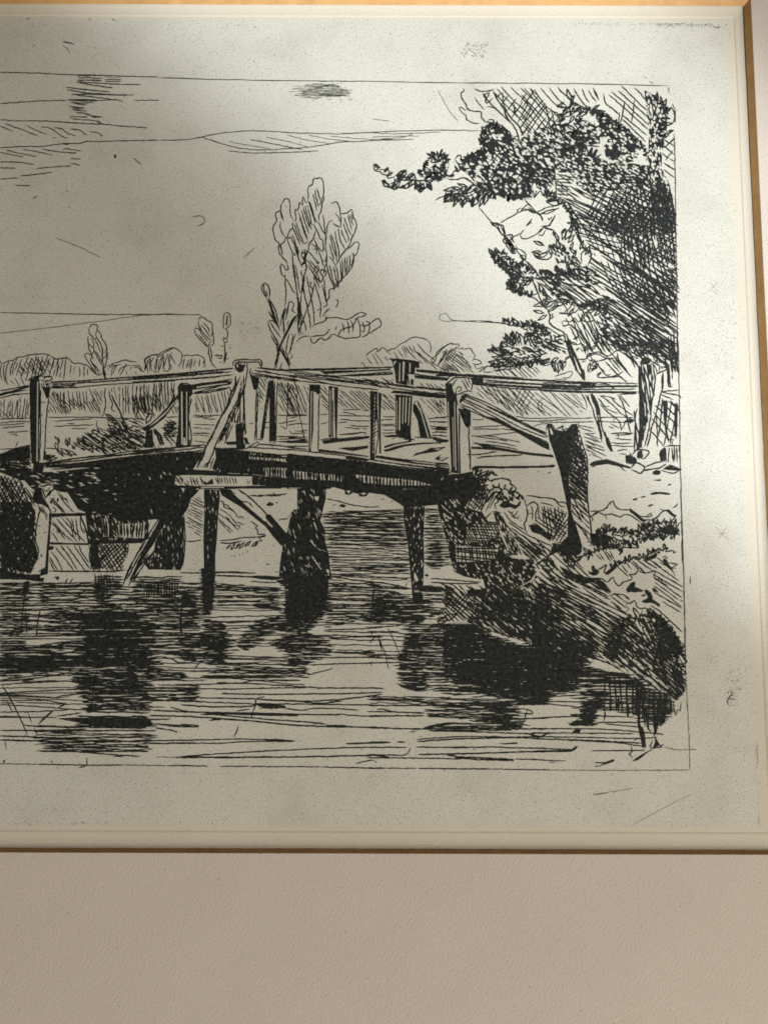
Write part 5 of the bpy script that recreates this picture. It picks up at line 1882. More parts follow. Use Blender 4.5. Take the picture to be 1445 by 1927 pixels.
W 2.35 6.30 240 110 720 120 720 290 500 270 240 270
W 2.35 5.85 1050 80 1445 100 1445 330 1060 420 1030 480
W 2.52 4.50 1280 330 1445 300 1445 390 1320 380
W 2.35 6.30 0 100 150 100 150 420 0 440
L water ripples
3.4 0 105 150 108
3.4 240 130 420 135 560 145 720 150
2.6 260 50 500 60 720 72
F 490 60 560 50 700 65 700 80 600 78
2.4 0 30 160 32
2.4 240 25 400 30 530 32
2.4 500 90 620 100 760 95
2.4 30 140 10 250 5 400 15 490
F 500 260 560 250 720 280 720 295 560 280
2.8 330 390 500 378 600 370 720 340
2.6 330 430 480 420 560 400
2.4 60 735 200 735 420 730 600 740 900 740
2.4 100 720 130 680 150 655
2.4 0 770 45 770
F 0 765 40 765 45 775 0 780
2.8 260 815 340 820 440 820 520 800 640 800 860 800
2.6 0 835 200 828 400 820 640 830 860 845 1040 855 1445 855
2.4 60 860 370 862 640 855 900 852
2.8 290 895 560 900 900 898 1200 895 1445 885
W 2.52 4.95 0 845 100 845 120 880 120 940 0 960
2.6 0 925 300 928 560 935 860 950 1160 935 1445 900
2.6 0 950 300 960 560 970 900 970 1445 978
3 0 975 240 990 500 985 540 960
F 540 965 640 965 750 985 750 998 640 995 560 985
3 580 940 800 945 1000 965 1160 945
2.4 750 1000 860 1015 960 1000 1160 1005 1280 1015
2.4 560 998 700 1000
2.2 600 915 540 935 540 970 520 1010 505 1070
3 0 1015 60 1025 240 1030 460 1035 820 1045 1100 1045 1170 1040
F 180 1035 460 1030 820 1040 830 1055 560 1050 240 1040
2.8 140 1045 240 1045 420 1060 640 1080 860 1095 1040 1115
3 0 1055 240 1070 300 1075 500 1090 800 1120 1040 1130 1200 1132 1445 1142
F 205 1090 240 1075 300 1070 290 1082
F 1040 1120 1160 1120 1200 1130 1160 1138 1050 1135
2.6 400 1020 460 1010 500 1005
2.6 1160 1045 1300 1055 1445 1058
2.6 0 1115 80 1120 140 1130 60 1133 0 1133
2.2 415 1120 400 1170 380 1205
2.4 0 1228 200 1225 400 1220 700 1225 820 1235
2.4 0 1250 300 1250 420 1240 640 1235 820 1235
F 640 1228 760 1228 825 1235 760 1240 560 1238
F 1180 1250 1300 1245 1445 1242 1445 1250 1200 1256
2.4 0 1345 200 1330 500 1312 820 1295 1200 1282 1445 1278
2.8 0 1352 300 1350 640 1350 1000 1345 1445 1335
2.4 60 1340 300 1355 640 1345
2.4 0 1412 200 1412
2.4 280 1415 500 1415
2.4 1000 1420 1445 1428
1.6 500 1415 1000 1420
2 1250 1395 1340 1375 1380 1370
1.8 1380 1370 1400 1390
2.4 920 690 1200 680 1445 675
2.6 920 640 1200 635 1445 635
2.4 1060 600 1385 598
F 1060 600 1300 600 1385 598 1385 606 1200 610
2.4 1050 500 1200 490 1445 490
2.4 1040 440 1300 430 1445 420
2.2 1355 535 1385 490 1415 490 1440 590
2 860 760 880 740 920 760 960 750 1090 715
2 860 770 900 780 915 770
T 0 1070 3.905
L water reflection
W 2.69 4.50 0 90 220 90 200 330 180 480 0 480
F 180 100 220 90 215 180 170 180
W 2.86 4.50 0 480 260 500 320 440 400 280 700 300 1050 320 1150 440 1120 620 1180 700 1050 720 600 740 0 800 0 720
W 3.02 3.24 450 330 1000 320 1040 420 1040 560 1120 650 1100 760 760 720 600 600 620 440
W 2.86 3.60 0 650 720 620 900 700 520 720 0 790
Y 200 520 560 510 500 540 200 580
Y 420 590 560 580 520 615 340 620
W 2.52 5.85 320 100 720 100 720 300 460 270 300 300
H 3 5 88 .8 700 40 840 40 800 230 700 230
H 2.8 5 90 .8 1010 90 1320 90 1300 240 1060 200
W 2.69 4.14 700 50 900 60 880 130 820 230 900 300 700 310
W 2.69 3.96 1000 60 1320 50 1300 300 1200 340 1100 280 950 230
W 2.52 5.40 900 250 1445 140 1445 640 1120 640 1060 480
W 2.35 6.30 1340 150 1445 150 1445 420 1330 400
W 3.02 3.78 520 760 1060 720 1110 840 1080 1060 620 1060 620 960 580 860
W 2.86 3.60 610 1080 1100 1090 1140 1150 1040 1180 560 1160
F 430 1105 540 1095 900 1095 1100 1100 1120 1140 1040 1180 720 1160 540 1125
W 2.52 4.50 1080 720 1340 750 1370 800 1330 830 1060 830
W 2.52 5.40 1050 860 1445 850 1445 980 1080 980
W 2.52 6.30 280 1160 1140 1170 1130 1260 1080 1350 300 1350
L water ripples
F 220 70 330 70 320 100 230 90
3 340 140 720 130
F 330 175 480 170 620 180 480 188
3 560 210 640 150
2.4 510 120 540 70
3 480 120 500 70
F 400 60 440 60 430 90
2.4 540 120 640 110 700 100
2.6 300 300 280 400 270 500
2.4 200 100 170 300 160 480
2.4 190 300 200 480
2.4 290 565 420 545 560 530
2.6 0 600 240 585 400 570 520 540
2.6 0 640 160 620 420 610
3 420 605 440 600 480 605
2.8 0 680 300 650 500 620
2.6 0 830 300 800 540 760
2.6 0 855 200 840 520 825
2.6 0 820 240 790 400 780
F 160 820 240 810 260 820 180 828
2.4 0 915 200 905 460 890 640 890
F 0 925 200 930 420 945 540 940 420 955 200 945 0 940
2.6 420 940 640 915
2.4 0 970 320 968 360 975
F 330 965 420 980 500 990 480 1000 400 985
3.6 490 995 450 1010 430 1025
3.6 390 1050 340 1090 285 1145
2.4 0 1000 300 1015 540 1035 660 1040
2.4 0 1055 300 1050 500 1040
F 0 1085 200 1088 420 1090 420 1098 0 1098
2.6 420 1085 600 1060
2.6 175 1150 280 1160 420 1155
3.6 280 1155 500 1165 640 1165
2.6 0 1188 300 1190 640 1180
F 320 1210 480 1200 640 1205 480 1218
3 0 1230 200 1235 420 1245 640 1250
3.4 0 1260 300 1268 620 1280
2.6 1060 1265 1445 1262
3.4 1050 1280 1180 1285 1445 1280
3 360 1280 640 1270 900 1275
3 330 1320 640 1310 1090 1310
3 290 1342 640 1345 1095 1342
2.6 560 1345 800 1365 1030 1380
1.8 830 1380 920 1385
2.6 1100 1140 1300 1150 1445 1165
2.4 1140 1140 1250 1155 1340 1165
2.6 1140 1170 1240 1185 1305 1200
F 1280 1195 1305 1195 1300 1208
2.4 1120 1110 1260 1105
2.6 1250 1015 1330 1040 1445 1060
F 1250 1015 1270 1025 1390 1050 1330 1045
3 1120 1040 1300 1050 1445 1055
3 1100 1080 1445 1088
3 1200 970 1330 955 1445 960
F 1080 740 1200 735 1210 742 1090 750
2.6 1100 655 1200 650 1280 670 1310 690 1445 695
2.4 1200 625 1400 645
F 1340 670 1445 660 1445 680 1360 678
2.4 1390 755 1445 750
F 1145 1385 1280 1385 1445 1370 1445 1395 1280 1390
2.2 1360 140 1345 260 1325 370 1335 500
2.2 20 860 80 960 160 1120 205 1225
2 50 970 95 1050
2 210 1060 235 1130
2 255 1170 280 1225
2 720 730 690 860 670 1060
2 40 1270 50 1330
2.4 280 1438 480 1442 720 1445 920 1444
2.4 1225 1448 1445 1448
2.4 0 1435 40 1435
2 580 1460 640 1448 640 1390
F 25 1410 40 1410 40 1430 28 1428
F 375 1418 390 1415 390 1425 378 1425
F 425 1465 435 1465 430 1473
L border border_line
1.4 240 1438 280 1438
1.4 40 1436 280 1438
1.4 920 1444 1225 1448
T 0 0 4.817
L border border_line
1.5 0 655 300 662 600 675 900 682 1100 690 1445 698
T 0 0 4.817
L sky cloud_shading
W 2 4 690 680 930 675 940 715 860 750 720 730
W 1.6 5 950 690 1100 690 1080 750 960 740
2 690 742 860 752 1100 765 1280 768
2 720 750 860 775 1025 795
2 600 792 760 810 1000 835
2 610 810 760 840 1000 855 1160 862
2.4 650 858 860 855 1060 862 1165 862
2 1165 862 1220 860
2 700 865 900 885 1060 908
F 610 905 760 900 900 908 840 918 680 915
F 640 925 720 930 860 928 700 940
2 680 940 790 952
F 630 962 700 970 775 980 700 985
F 650 985 740 1000 800 1005 700 1005
2.4 690 1018 800 1035 830 1050 930 1062
F 800 1035 840 1050 930 1060 850 1066
1.6 635 1075 650 1060 720 1058 800 1065
1.6 650 1078 740 1082
1.6 740 1085 840 1090 920 1105
F 880 1105 960 1125 940 1130
1.6 0 940 150 930 300 918 460 912 610 910
1.6 610 905 900 910 1060 905 1120 925
1.4 1220 912 1445 910
1.8 0 1085 150 1095 400 1098 560 1105 800 1122 1000 1130 1080 1142 1200 1150 1340 1160
1.8 0 1340 200 1330 400 1328 480 1312 600 1302 740 1298 780 1282 960 1282 1130 1275 1445 1272
F 565 1300 610 1295 640 1303 600 1312
1.6 0 1140 60 1165 120 1195
1.6 45 1120 160 1160 240 1190 350 1235
1.6 240 1135 330 1180 430 1222
1.6 370 1150 440 1155 500 1185 560 1235 620 1255
1.6 490 1160 560 1165 620 1210 690 1235
1.6 640 1170 720 1180 800 1230
1.6 810 1195 880 1200 940 1235
2 480 1250 510 1252
1.6 0 1380 100 1400 220 1425
1.6 60 1360 200 1395 340 1420
1.6 210 1352 360 1380 480 1405
1.6 380 1350 520 1375 690 1390
1.8 570 1360 600 1350 680 1360 740 1370
1.8 610 1385 700 1385
1.8 640 1435 740 1445
2 640 1480 730 1498
1.8 0 1470 150 1470 320 1490
1.6 0 1520 150 1527
1.8 330 1530 480 1515 650 1503
1.4 290 1530 310 1530
1.6 600 1500 625 1520
1.6 190 1595 340 1580 480 1558
1.6 0 1622 180 1612
1.8 140 1680 280 1685
2 300 1800 350 1775
2.6 570 380 600 382 680 402
1.2 570 410 610 440 640 495
F 1040 1400 1058 1410 1050 1440 1040 1430
1.4 1205 1430 1280 1490
2 600 1735 630 1730
2 620 1870 640 1880
2.4 810 170 830 182
2 1015 178 1050 182
2.2 300 410 325 412
2 240 175 270 165
T 0 0 1
1.4 300 264 360 262 420 250 480 246 560 250 640 252 720 248 780 246 840 245 905 246
1.4 380 258 430 274 480 282 540 280 590 276 640 268 720 264 780 262
1.4 430 284 480 288 560 286 600 284
1.4 470 262 520 272 570 282
1.3 500 258 540 266 580 276
1.3 540 254 580 264 620 270
1.3 580 254 620 262 660 266
1.3 430 266 460 272 510 280
1.3 690 249 740 252 800 250 830 248
1.3 700 258 760 256 790 256
1.3 620 256 690 262 740 262
1.3 715 262 760 258 780 250
2 588 168 620 160 640 164
2 600 178 650 180
1.2 824 170 846 210 862 228
1.2 700 224 735 228
1.4 0 588 100 590 200 592 330 592 380 593
1.2 0 627 100 616 200 603 260 594 330 590
1.2 830 590 826 600 840 605 860 604 900 604
1.3 828 592 840 590 850 602 900 606 950 608
1.4 362 408 376 406 386 412 384 420 372 426
1.2 105 447 150 465 190 485
1.2 460 485 480 465
1 120 1000 124 1010
L border border_line
1.4 300 146 420 150 560 152 690 153 800 155 900 156 1000 157 1100 158 1200 160 1258 161
1.3 1256 164 1259 176
1.6 1264 195 1270 210 1270 232
1.8 1268 250 1270 340 1271 440 1273 560 1274 620
1.8 1275 640 1277 720 1278 760 1279 860 1281 940 1283 1060
1.5 1298 1085 1298 1100
D 30 1.2 1030 43 1240 48 7
L plate_edge plate_edge_marks
D 90 1.2 1090 44 1345 48 9
D 90 1.6 1230 45 1340 50 10
2 1340 50 1355 52 1350 48
1.2 1362 47 1368 46
D 60 1.2 1419 1395 1424 1470 4
D 60 1.2 1423 1470 1428 1556 4
1 1424 1400 1425 1440
1 1427 1535 1428 1556
D 90 1.3 10 1546 210 1553 8
D 40 1.2 1150 1553 1330 1556 4
D 40 1.2 1340 560 1380 720 14
D 60 1.6 865 80 915 108 14
D 60 1.4 1360 1260 1390 1330 12
D 30 1.3 450 605 490 640 14
1.3 880 90 900 108
1.6 1210 143 1218 148
1.8 1220 152 1230 158
1.3 1115 1496 1150 1490 1190 1484
2.4 1115 1496 1145 1491
1 1240 45 1290 45
D 40 1.2 560 150 660 190 20
L plate_edge plate_edge_marks
0.8 1335 530 1350 550
0.7 1330 550 1352 530
0.7 1338 545 1350 555
0.8 1345 990 1370 1018
0.8 1350 1015 1368 990
0.7 1345 1005 1372 1003
0.8 1190 1552 1240 1525 1300 1494
W 1.7 2.6 585 156 640 156 655 180 560 185
W 1.3 4 550 160 665 165 655 182 556 182
L sky cloud_shading
1.6 1373 1299 1377 1306 1371 1312 1368 1321 1371 1328
1.3 1376 1308 1382 1312
1.2 1370 1314 1384 1316
D 14 1.3 1365 1295 1388 1330 7
T 0 0 1
L tree foliage
H 2.8 6.8 33 1.3 1100 440 1180 470 1272 480 1274 660 1250 680 1180 600 1150 560 1180 520 1120 480
H 2.8 6.6 34 1.3 1130 565 1200 560 1274 620 1274 690 1240 690 1190 672 1120 650
H 2.6 9 65 1.3 1130 570 1230 600 1240 680 1180 668 1110 640
H 2.6 8 62 1.3 1062 600 1110 580 1140 660 1100 665
H 2.8 10 72 1.3 1180 440 1272 440 1272 620 1240 600 1190 540 1140 480
T 690 140 4.661
L tree foliage
Z 9 2.8 -1 1230 510 1130 430 1060 450 1005 480 1010 540 985 580 1040 640 950 690 870 715 830 765
Z 10 2.8 1 690 1050 830 1090 1000 1075 1120 1050 1280 1060 1400 1030
T 980 140 4.661
L tree foliage
Z 10 2.8 1 360 260 420 310 560 300 660 320 780 380 860 430 980 530
Z 9 2.8 -1 330 350 350 440 400 520 370 620 440 700 560 650 520 560 470 480 520 400
Z 9 2.8 -1 380 740 480 690 580 680 680 740
Z 8 2.6 -1 1240 640 1250 420 1300 330 1240 250 1180 160
Z 9 2.6 1 0 950 120 1040 250 1020 320 1090
Z 9 2.8 1 480 1398 460 1300 400 1180 320 1120
Z 8 2.8 1 1020 560 1080 640 1110 740
T 900 390 3.705
L tree foliage
Z 8 2.6 -1 130 290 90 340 170 430 230 480 200 560 300 610 380 620
Z 7 2.6 1 170 300 250 380 330 400 400 470
Z 8 2.6 1 440 440 560 480 600 440 700 430
Z 8 2.6 -1 600 570 560 640 680 690 780 680 840 640
Z 8 2.6 -1 170 790 280 830 400 830 470 890
Z 9 2.6 -1 80 1010 190 960 210 900 330 900 420 860
Z 8 2.6 1 90 1090 200 1100 320 1090 440 1060
Z 8 2.6 -1 780 700 860 690 900 780 860 860 960 980
T 1000 920 4.661
L bank bank_hatching
Z 9 2.8 -1 530 440 640 370 760 380 880 380 1000 340 1150 300 1290 330
Z 9 2.6 1 560 500 720 450 900 470 1000 430 1120 400 1280 410
Z 10 2.8 -1 640 1380 700 1310 860 1160 960 1120
Z 9 2.6 -1 480 590 620 530 800 510
Z 9 2.6 -1 700 700 820 640 1000 590 1180 520
T 980 140 4.661
L tree foliage
N 70 38 12 4.4 95 570 240 590 380 740 300 790 290 900 250 1010 120 950 95 960
H 2.6 9 33 1.3 560 1000 1110 960 1110 1398 520 1398
H 2.4 7 38 1.3 300 880 500 870 430 1000 410 1080 320 1080
T 690 140 4.661
L tree foliage
V 3.4 420 930 465 1040 520 950 570 1020 330 970 290 1000 390 930 330 900 250 950 230 1005 300 880 345 840 540 900 560 830 600 890 640 930 640 830 690 760 600 760 570 690 620 740 650 700 480 890 460 840 660 900 620 940 690 880 740 900 270 930 340 890 180 960 140 930 440 960 500 1010
2.8 205 960 290 930 400 930 540 930 680 900
T 1000 920 4.661
L tree low_stump
F 285 0 340 0 345 200 400 360 440 520 400 560 360 400 330 260
H 2.8 6.5 42 1 340 0 480 0 510 260 525 420 490 440 350 260
H 2.6 9 60 1 340 0 480 0 505 240 440 300 350 200
2.8 480 0 495 150 515 300 525 420
2.6 350 260 490 410
T 1020 640 4.983
L bridge rail
2.4 0 375 200 385 400 395 640 400 900 410
2.4 0 398 300 408 640 415
F 0 425 400 428 640 425 890 425 890 442 640 440 400 450 0 436
2.4 0 450 400 462 880 460
F 0 465 400 478 880 482 880 498 400 494 0 480
2.6 720 510 880 502
2.2 440 400 440 470
2.2 640 470 660 445 690 470
T 820 640 4.817
L tree low_stump
H 3.0 6 40 1.2 1080 830 1290 800 1330 950 1370 1100 1370 1445 1200 1445 1200 1200 1100 1000
H 2.8 7 75 1.2 1080 830 1290 800 1330 950 1370 1100 1370 1300 1250 1300 1100 1000
T 250 570 4.661
L bridge post#10
F 1205 680 1235 680 1250 1215 1200 1215
2.4 1270 690 1260 900 1255 1215
2.2 1246 690 1242 900 1246 1200
2.2 1210 1220 1260 1222
L bridge post#11
F 1190 690 1215 690 1175 880 1160 1000 1140 1190 1120 1190 1150 980
2.4 1100 780 1090 1000 1085 1210
2.2 1215 720 1190 850 1165 1020 1140 1200
2.0 1150 1050 1200 1045
2.0 1160 1090 1195 1095
2.2 1090 1200 1140 1200
L far_trees tree_line
H 1.6 7 60 1 1100 660 1190 660 1160 800 1100 940
H 1.6 8 62 1 1270 700 1430 700 1440 980 1270 950
1.6 1280 700 1330 780 1370 860 1420 960
1.6 1360 690 1360 850 1350 1110
1.6 1270 985 1440 990
1.6 1270 1060 1440 1030
1.6 1290 1080 1340 1100 1330 1120
L far_trees stem
2.2 1300 690 1380 860 1440 1000
T 980 140 4.661
L tree foliage
N 40 30 9 4.4 400 560 500 470 540 400 600 420 640 470 580 560 560 650 480 690 440 640
T 0 0 1
L tree foliage
H 2.7 6.2 38 1.2 1013 516 1055 502 1120 511 1139 548 1111 571 1064 562 1023 571
V 2.8 1040 520 1024 508 1052 512 1046 498 1070 512 1066 494 1090 520 1088 500 1108 530 1100 512 1030 560 1018 574 1050 566 1040 584 1080 580 1068 596 1100 590 1092 604 1050 470 1040 458 1062 476 1060 460 1078 486 1084 470 1066 490 1052 494 1090 470 1098 452 1100 480 1110 462
T 0 0 1
L water ripples
W 1.8 10 0 1098 300 1104 620 1100 640 1200 420 1265 300 1330 0 1330
W 1.8 10 620 1110 830 1110 850 1280 620 1220
W 2.2 9 45 1095 100 1095 95 1190 40 1190
W 2.2 7 180 1100 260 1112 250 1150 200 1160
T 220 840 4.661
L bridge brace#5
F 455 470 470 500 440 640 330 840 250 960 130 1180 115 1170 230 940 330 740
2.8 400 640 300 800 200 960 90 1170
T 810 860 4.661
L near_bush leaves
H 2.2 6 118 1 460 290 600 280 640 330 560 420 480 480 440 460
H 2.2 7 125 1 660 470 780 470 800 560 760 560
V 2.2 560 270 540 240 600 270 600 230 640 280 660 240 690 300 720 260 600 380 560 340
T 0 0 1
L bank bank_hatching
H 3.0 6.2 38 1.2 1080 1130 1180 1165 1295 1290 1270 1320 1180 1262 1112 1236
H 3.0 6.5 62 1.2 1200 1165 1240 1165 1288 1215 1288 1300 1250 1290 1215 1230
Z 15 3.0 1 1215 1150 1240 1160 1265 1190 1285 1230 1283 1290
Z 13 2.8 -1 1150 1240 1160 1200 1190 1165 1215 1150
H 2.6 7 45 1.2 985 1010 1080 1040 1110 1090 1060 1100 1000 1060
T 690 140 4.661
L tree foliage
N 34 40 10 5.4 450 850 560 820 690 700 720 780 690 900 620 940 540 900 470 900
V 3.2 260 900 340 840 300 930 250 1000 360 920 420 870 340 980 300 1000 400 930 360 1000 440 950 420 1015 500 950 475 1035 540 960 570 1015 250 960 210 1000 300 870 270 930
Z 7 2.8 -1 440 860 520 820 560 720 640 690 710 760
V 3.2 120 820 60 790 150 860 190 815 170 890 230 860 160 960 130 930 200 985 180 950
V 3.4 770 880 730 900 800 850 770 800 850 850 800 790 860 800 850 740 900 780 880 710
'''
# ------------------------------------------------------------------ ink
# The picture is printed matter: each stroke is a thin ribbon of ink lying on the paper.
class Layer:
    def __init__(self): self.v = []; self.f = []; self.n = 0
    zb = 0.0
    def ribbon(self, pts, w, taper=0.35, wob=0.30, smooth=True):
        pts = np.asarray(pts, float)
        if len(pts) < 2: return
        if len(pts) > 2 and smooth: pts = catmull(pts)
        seg = np.hypot(*(pts[1:] - pts[:-1]).T); s = np.concatenate([[0], np.cumsum(seg)])
        if s[-1] < 0.5: return
        if 1.3 < w < 2.3: w += 0.25 if w > 1.65 else 0.4
        m = max(2, min(60, int(s[-1] / 4.5) + 2))
        t = np.linspace(0, s[-1], m)
        q = np.stack([np.interp(t, s, pts[:, 0]), np.interp(t, s, pts[:, 1])], 1)
        if m > 2: q[1:-1] += rng.normal(0, wob, (m - 2, 2))
        d = np.gradient(q, axis=0); d /= (np.hypot(d[:, 0], d[:, 1]) + 1e-9)[:, None]
        nrm = np.stack([-d[:, 1], d[:, 0]], 1)
        ww = w * 0.5 * (1 + rng.normal(0, 0.13, m))
        e = np.minimum(t, s[-1] - t) / max(3.0 * w, 1e-6)
        ww = np.maximum(ww * (taper + (1 - taper) * np.clip(e * 1.3, 0, 1)), 0.15)
        z = self.zb + (0.10 + 0.10 * rng.random()) * K
        A = PN(q + nrm * ww[:, None], z); B = PN(q - nrm * ww[:, None], z)
        b0 = self.n; V = np.empty((2 * m, 3)); V[0::2] = A; V[1::2] = B
        self.v.append(V); self.n += 2 * m
        i = np.arange(m - 1) * 2 + b0
        self.f.append(np.stack([i, i + 1, i + 3, i + 2], 1))
    def rects(self, R_):
        if not len(R_): return
        R_ = np.asarray(R_, float); z = (0.05 + 0.05 * rng.random()) * K
        x0, y0, x1, y1 = R_.T
        c = np.stack([np.stack([x0, y0], 1), np.stack([x1, y0], 1), np.stack([x1, y1], 1), np.stack([x0, y1], 1)], 1).reshape(-1, 2)
        self.v.append(PN(c, z)); i = np.arange(len(R_)) * 4 + self.n
        self.f.append(np.stack([i, i + 3, i + 2, i + 1], 1)); self.n += len(c)
def catmull(p, n=5):
    q = np.vstack([2 * p[0] - p[1], p, 2 * p[-1] - p[-2]])
    t = np.linspace(0, 1, n, endpoint=False)[:, None]; o = []
    for i in range(1, len(q) - 2):
        a, b, c, d = q[i - 1], q[i], q[i + 1], q[i + 2]
        # a milder tangent keeps corners drawn by a needle
        k = 0.36
        m1 = (c - a) * k; m2 = (d - b) * k
        o.append((2 * t**3 - 3 * t**2 + 1) * b + (t**3 - 2 * t**2 + t) * m1 + (-2 * t**3 + 3 * t**2) * c + (t**3 - t**2) * m2)
    o.append(q[-2][None]); return np.vstack(o)
def spans(poly, y):
    """x-intervals of a polygon on the line y"""
    a = poly; b = np.roll(poly, -1, 0)
    m = ((a[:, 1] <= y) & (b[:, 1] > y)) | ((b[:, 1] <= y) & (a[:, 1] > y))
    if not m.any(): return []
    a = a[m]; b = b[m]
    x = np.sort(a[:, 0] + (y - a[:, 1]) * (b[:, 0] - a[:, 0]) / (b[:, 1] - a[:, 1]))
    return [(x[i], x[i + 1]) for i in range(0, len(x) - 1, 2)]
def subtract(iv, holes):
    for h0, h1 in holes:
        o = []
        for a, b in iv:
            if h1 <= a or h0 >= b: o.append((a, b)); continue
            if h0 > a: o.append((a, h0))
            if h1 < b: o.append((h1, b))
        iv = o
    return iv
def inside(poly, x, y):
    return any(a <= x <= b for a, b in spans(poly, y))
def rot(p, a):
    c, s = math.cos(a), math.sin(a)
    return np.stack([p[:, 0] * c + p[:, 1] * s, -p[:, 0] * s + p[:, 1] * c], 1)
def hatch(L, poly, w, sp, ang, jit, ex):
    a = R(ang); q = rot(poly, a); hx = [rot(e, a) for e in ex]
    y = q[:, 1].min() + sp * (0.2 + 0.6 * random.random())
    while y < q[:, 1].max():
        hs = [s for h in hx for s in spans(h, y)]
        for x0, x1 in subtract(spans(q, y), hs):
            x0 += random.gauss(0, jit * 1.6); x1 += random.gauss(0, jit * 1.6)
            cuts = [x0]
            while random.random() < (0.25 if x1 - cuts[-1] > 30 else 0):
                cuts.append(random.uniform(cuts[-1] + 10, x1 - 6))
                if cuts[-1] > x1 - 10: break
            cuts.append(x1)
            for c0, c1 in zip(cuts[:-1], cuts[1:]):
                if c1 - c0 < 2: continue
                if len(cuts) > 2: c1 -= random.uniform(0, 3)
                n = max(2, int((c1 - c0) / 12) + 2)
                xs = np.linspace(c0, c1, n); bow = random.gauss(0, jit * 0.5); tl = math.tan(R(random.gauss(0, 3.2 * min(jit, 1.2))))
                ys = y + random.gauss(0, jit * 0.22 * min(1, sp / 6)) + bow * np.sin(np.linspace(0, math.pi, n)) + rng.normal(0, jit * 0.16, n) + np.clip(tl * (xs - (c0 + c1) / 2), -sp * .7, sp * .7)
                L.ribbon(rot(np.stack([xs, ys], 1), -a), w * random.uniform(0.85, 1.12), 0.4, 0.22)
        y += sp * max(0.55, random.gauss(1, 0.2 * min(jit, 1.2)))
def water(L, poly, w, sp, ex, tilt=0.018):
    y = poly[:, 1].min() + sp * random.random()
    wid = np.ptp(poly[:, 0])
    while y < poly[:, 1].max():
        for x0, x1 in spans(poly, y):
            rag = min(12, 0.12 * (x1 - x0) + 3)
            x0 -= random.uniform(-0.4, 1) * rag; x1 += random.uniform(-0.4, 1) * rag
            pieces = [(x0, x1)]
            if x1 - x0 > 45 and random.random() < 0.6:
                c = random.uniform(x0 + 12, x1 - 12); g = random.uniform(-8, 3)
                pieces = [(x0, c - g / 2), (c + g / 2, x1)]
            sl = random.gauss(0.008, tilt)
            for a, b in pieces:
                if b - a < 3: continue
                n = max(3, int((b - a) / 9) + 2); xs = np.linspace(a, b, n)
                ys = y + random.gauss(0, sp * 0.12) + sl * (xs - (a + b) / 2) + rng.normal(0, 0.35, n) + random.uniform(0, 1.1) * np.sin(xs / random.uniform(7, 14) + 6.3 * random.random())
                keep = subtract([(a, b)], [s for e in ex for s in spans(e, y)])
                if len(keep) == 1 and keep[0] == (a, b):
                    L.ribbon(np.stack([xs, ys], 1), w * random.uniform(0.7, 1.2), 0.12, 0.15)
                else:
                    for k0, k1 in keep:
                        if k1 - k0 > 3:
                            L.ribbon([(k0, y), ((k0 + k1) / 2, y + random.gauss(0, .5)), (k1, y)], w, 0.12, 0.15)
        y += sp * random.uniform(0.75, 1.25)
def leaf(L, x0, y0, x1, y1, w, belly=0.30):
    d = np.array([x1 - x0, y1 - y0]); ln = np.hypot(*d)
    if ln < 1: return
    n = np.array([-d[1], d[0]]) * belly * random.uniform(0.7, 1.15)
    b = np.array([x0, y0]); t = np.array([x1, y1])
    L.ribbon([b, b + d * 0.4 + n * 0.5, t], w, 0.6, 0.2, False)
    L.ribbon([t, b + d * 0.5 - n * 0.5, b + d * 0.05], w * 0.95, 0.6, 0.2, False)
def spikes(L, pts, size, w, side):
    q = catmull(pts) if len(pts) > 2 else pts
    seg = np.hypot(*(q[1:] - q[:-1]).T); s = np.concatenate([[0], np.cumsum(seg)])
    t = 0.0; out = []
    while t < s[-1]:
        p = np.array([np.interp(t, s, q[:, 0]), np.interp(t, s, q[:, 1])])
        p2 = np.array([np.interp(t + 1, s, q[:, 0]), np.interp(t + 1, s, q[:, 1])])
        d = p2 - p; d = d / (np.hypot(*d) + 1e-6) if np.hypot(*d) > 0 else np.array([1.0, 0])
        n = np.array([-d[1], d[0]]) * side; h = size * random.uniform(0.5, 1.5)
        tip = p + n * h + d * size * random.gauss(0.15, 0.35)
        out.append(p - n * size * random.uniform(0.1, 0.7)); out.append(tip)
        if random.random() < 0.4: leaf(L, *(p - n * size * .4), *(tip + d * size * .3), w)
        t += size * random.uniform(0.55, 1.0)
    for i in range(0, len(out) - 2, 5):
        L.ribbon(np.array(out[i:i + 6]), w, 0.6, 0.15)
def leafmass(L, poly, ln, wd, ang, w, sp, ex):
    x0, y0 = poly.min(0); x1, y1 = poly.max(0)
    y = y0
    while y < y1:
        x = x0 + random.random() * sp
        while x < x1:
            px, py = x + random.gauss(0, sp * .3), y + random.gauss(0, sp * .3)
            if inside(poly, px, py) and not any(inside(e, px, py) for e in ex):
                a = R(ang + random.gauss(0, 26)); l = ln * random.uniform(0.7, 1.3)
                c, s = math.cos(a) * l / 2, math.sin(a) * l / 2
                leaf(L, px - c, py - s, px + c, py + s, w * random.uniform(0.8, 1.1), 0.6 * wd / ln)
            x += sp
        y += sp * 0.9
PX = 0.8
def fill(L, poly, ex, holes=()):
    x0, y0 = poly.min(0); y1 = poly[:, 1].max(); out = []
    y = y0 + PX / 2
    while y < y1:
        hs = [s for h in ex for s in spans(h, y)] + [s for h in holes for s in spans(h, y)]
        for a, b in subtract(spans(poly, y), hs):
            if b - a > 0.3: out.append((a, y - PX / 2, b, y + PX / 2))
        y += PX
    L.rects(out)
    L.ribbon(np.vstack([poly, poly[:1]]) if not ex else poly[:2], 1.0, 0.8, 0.25)
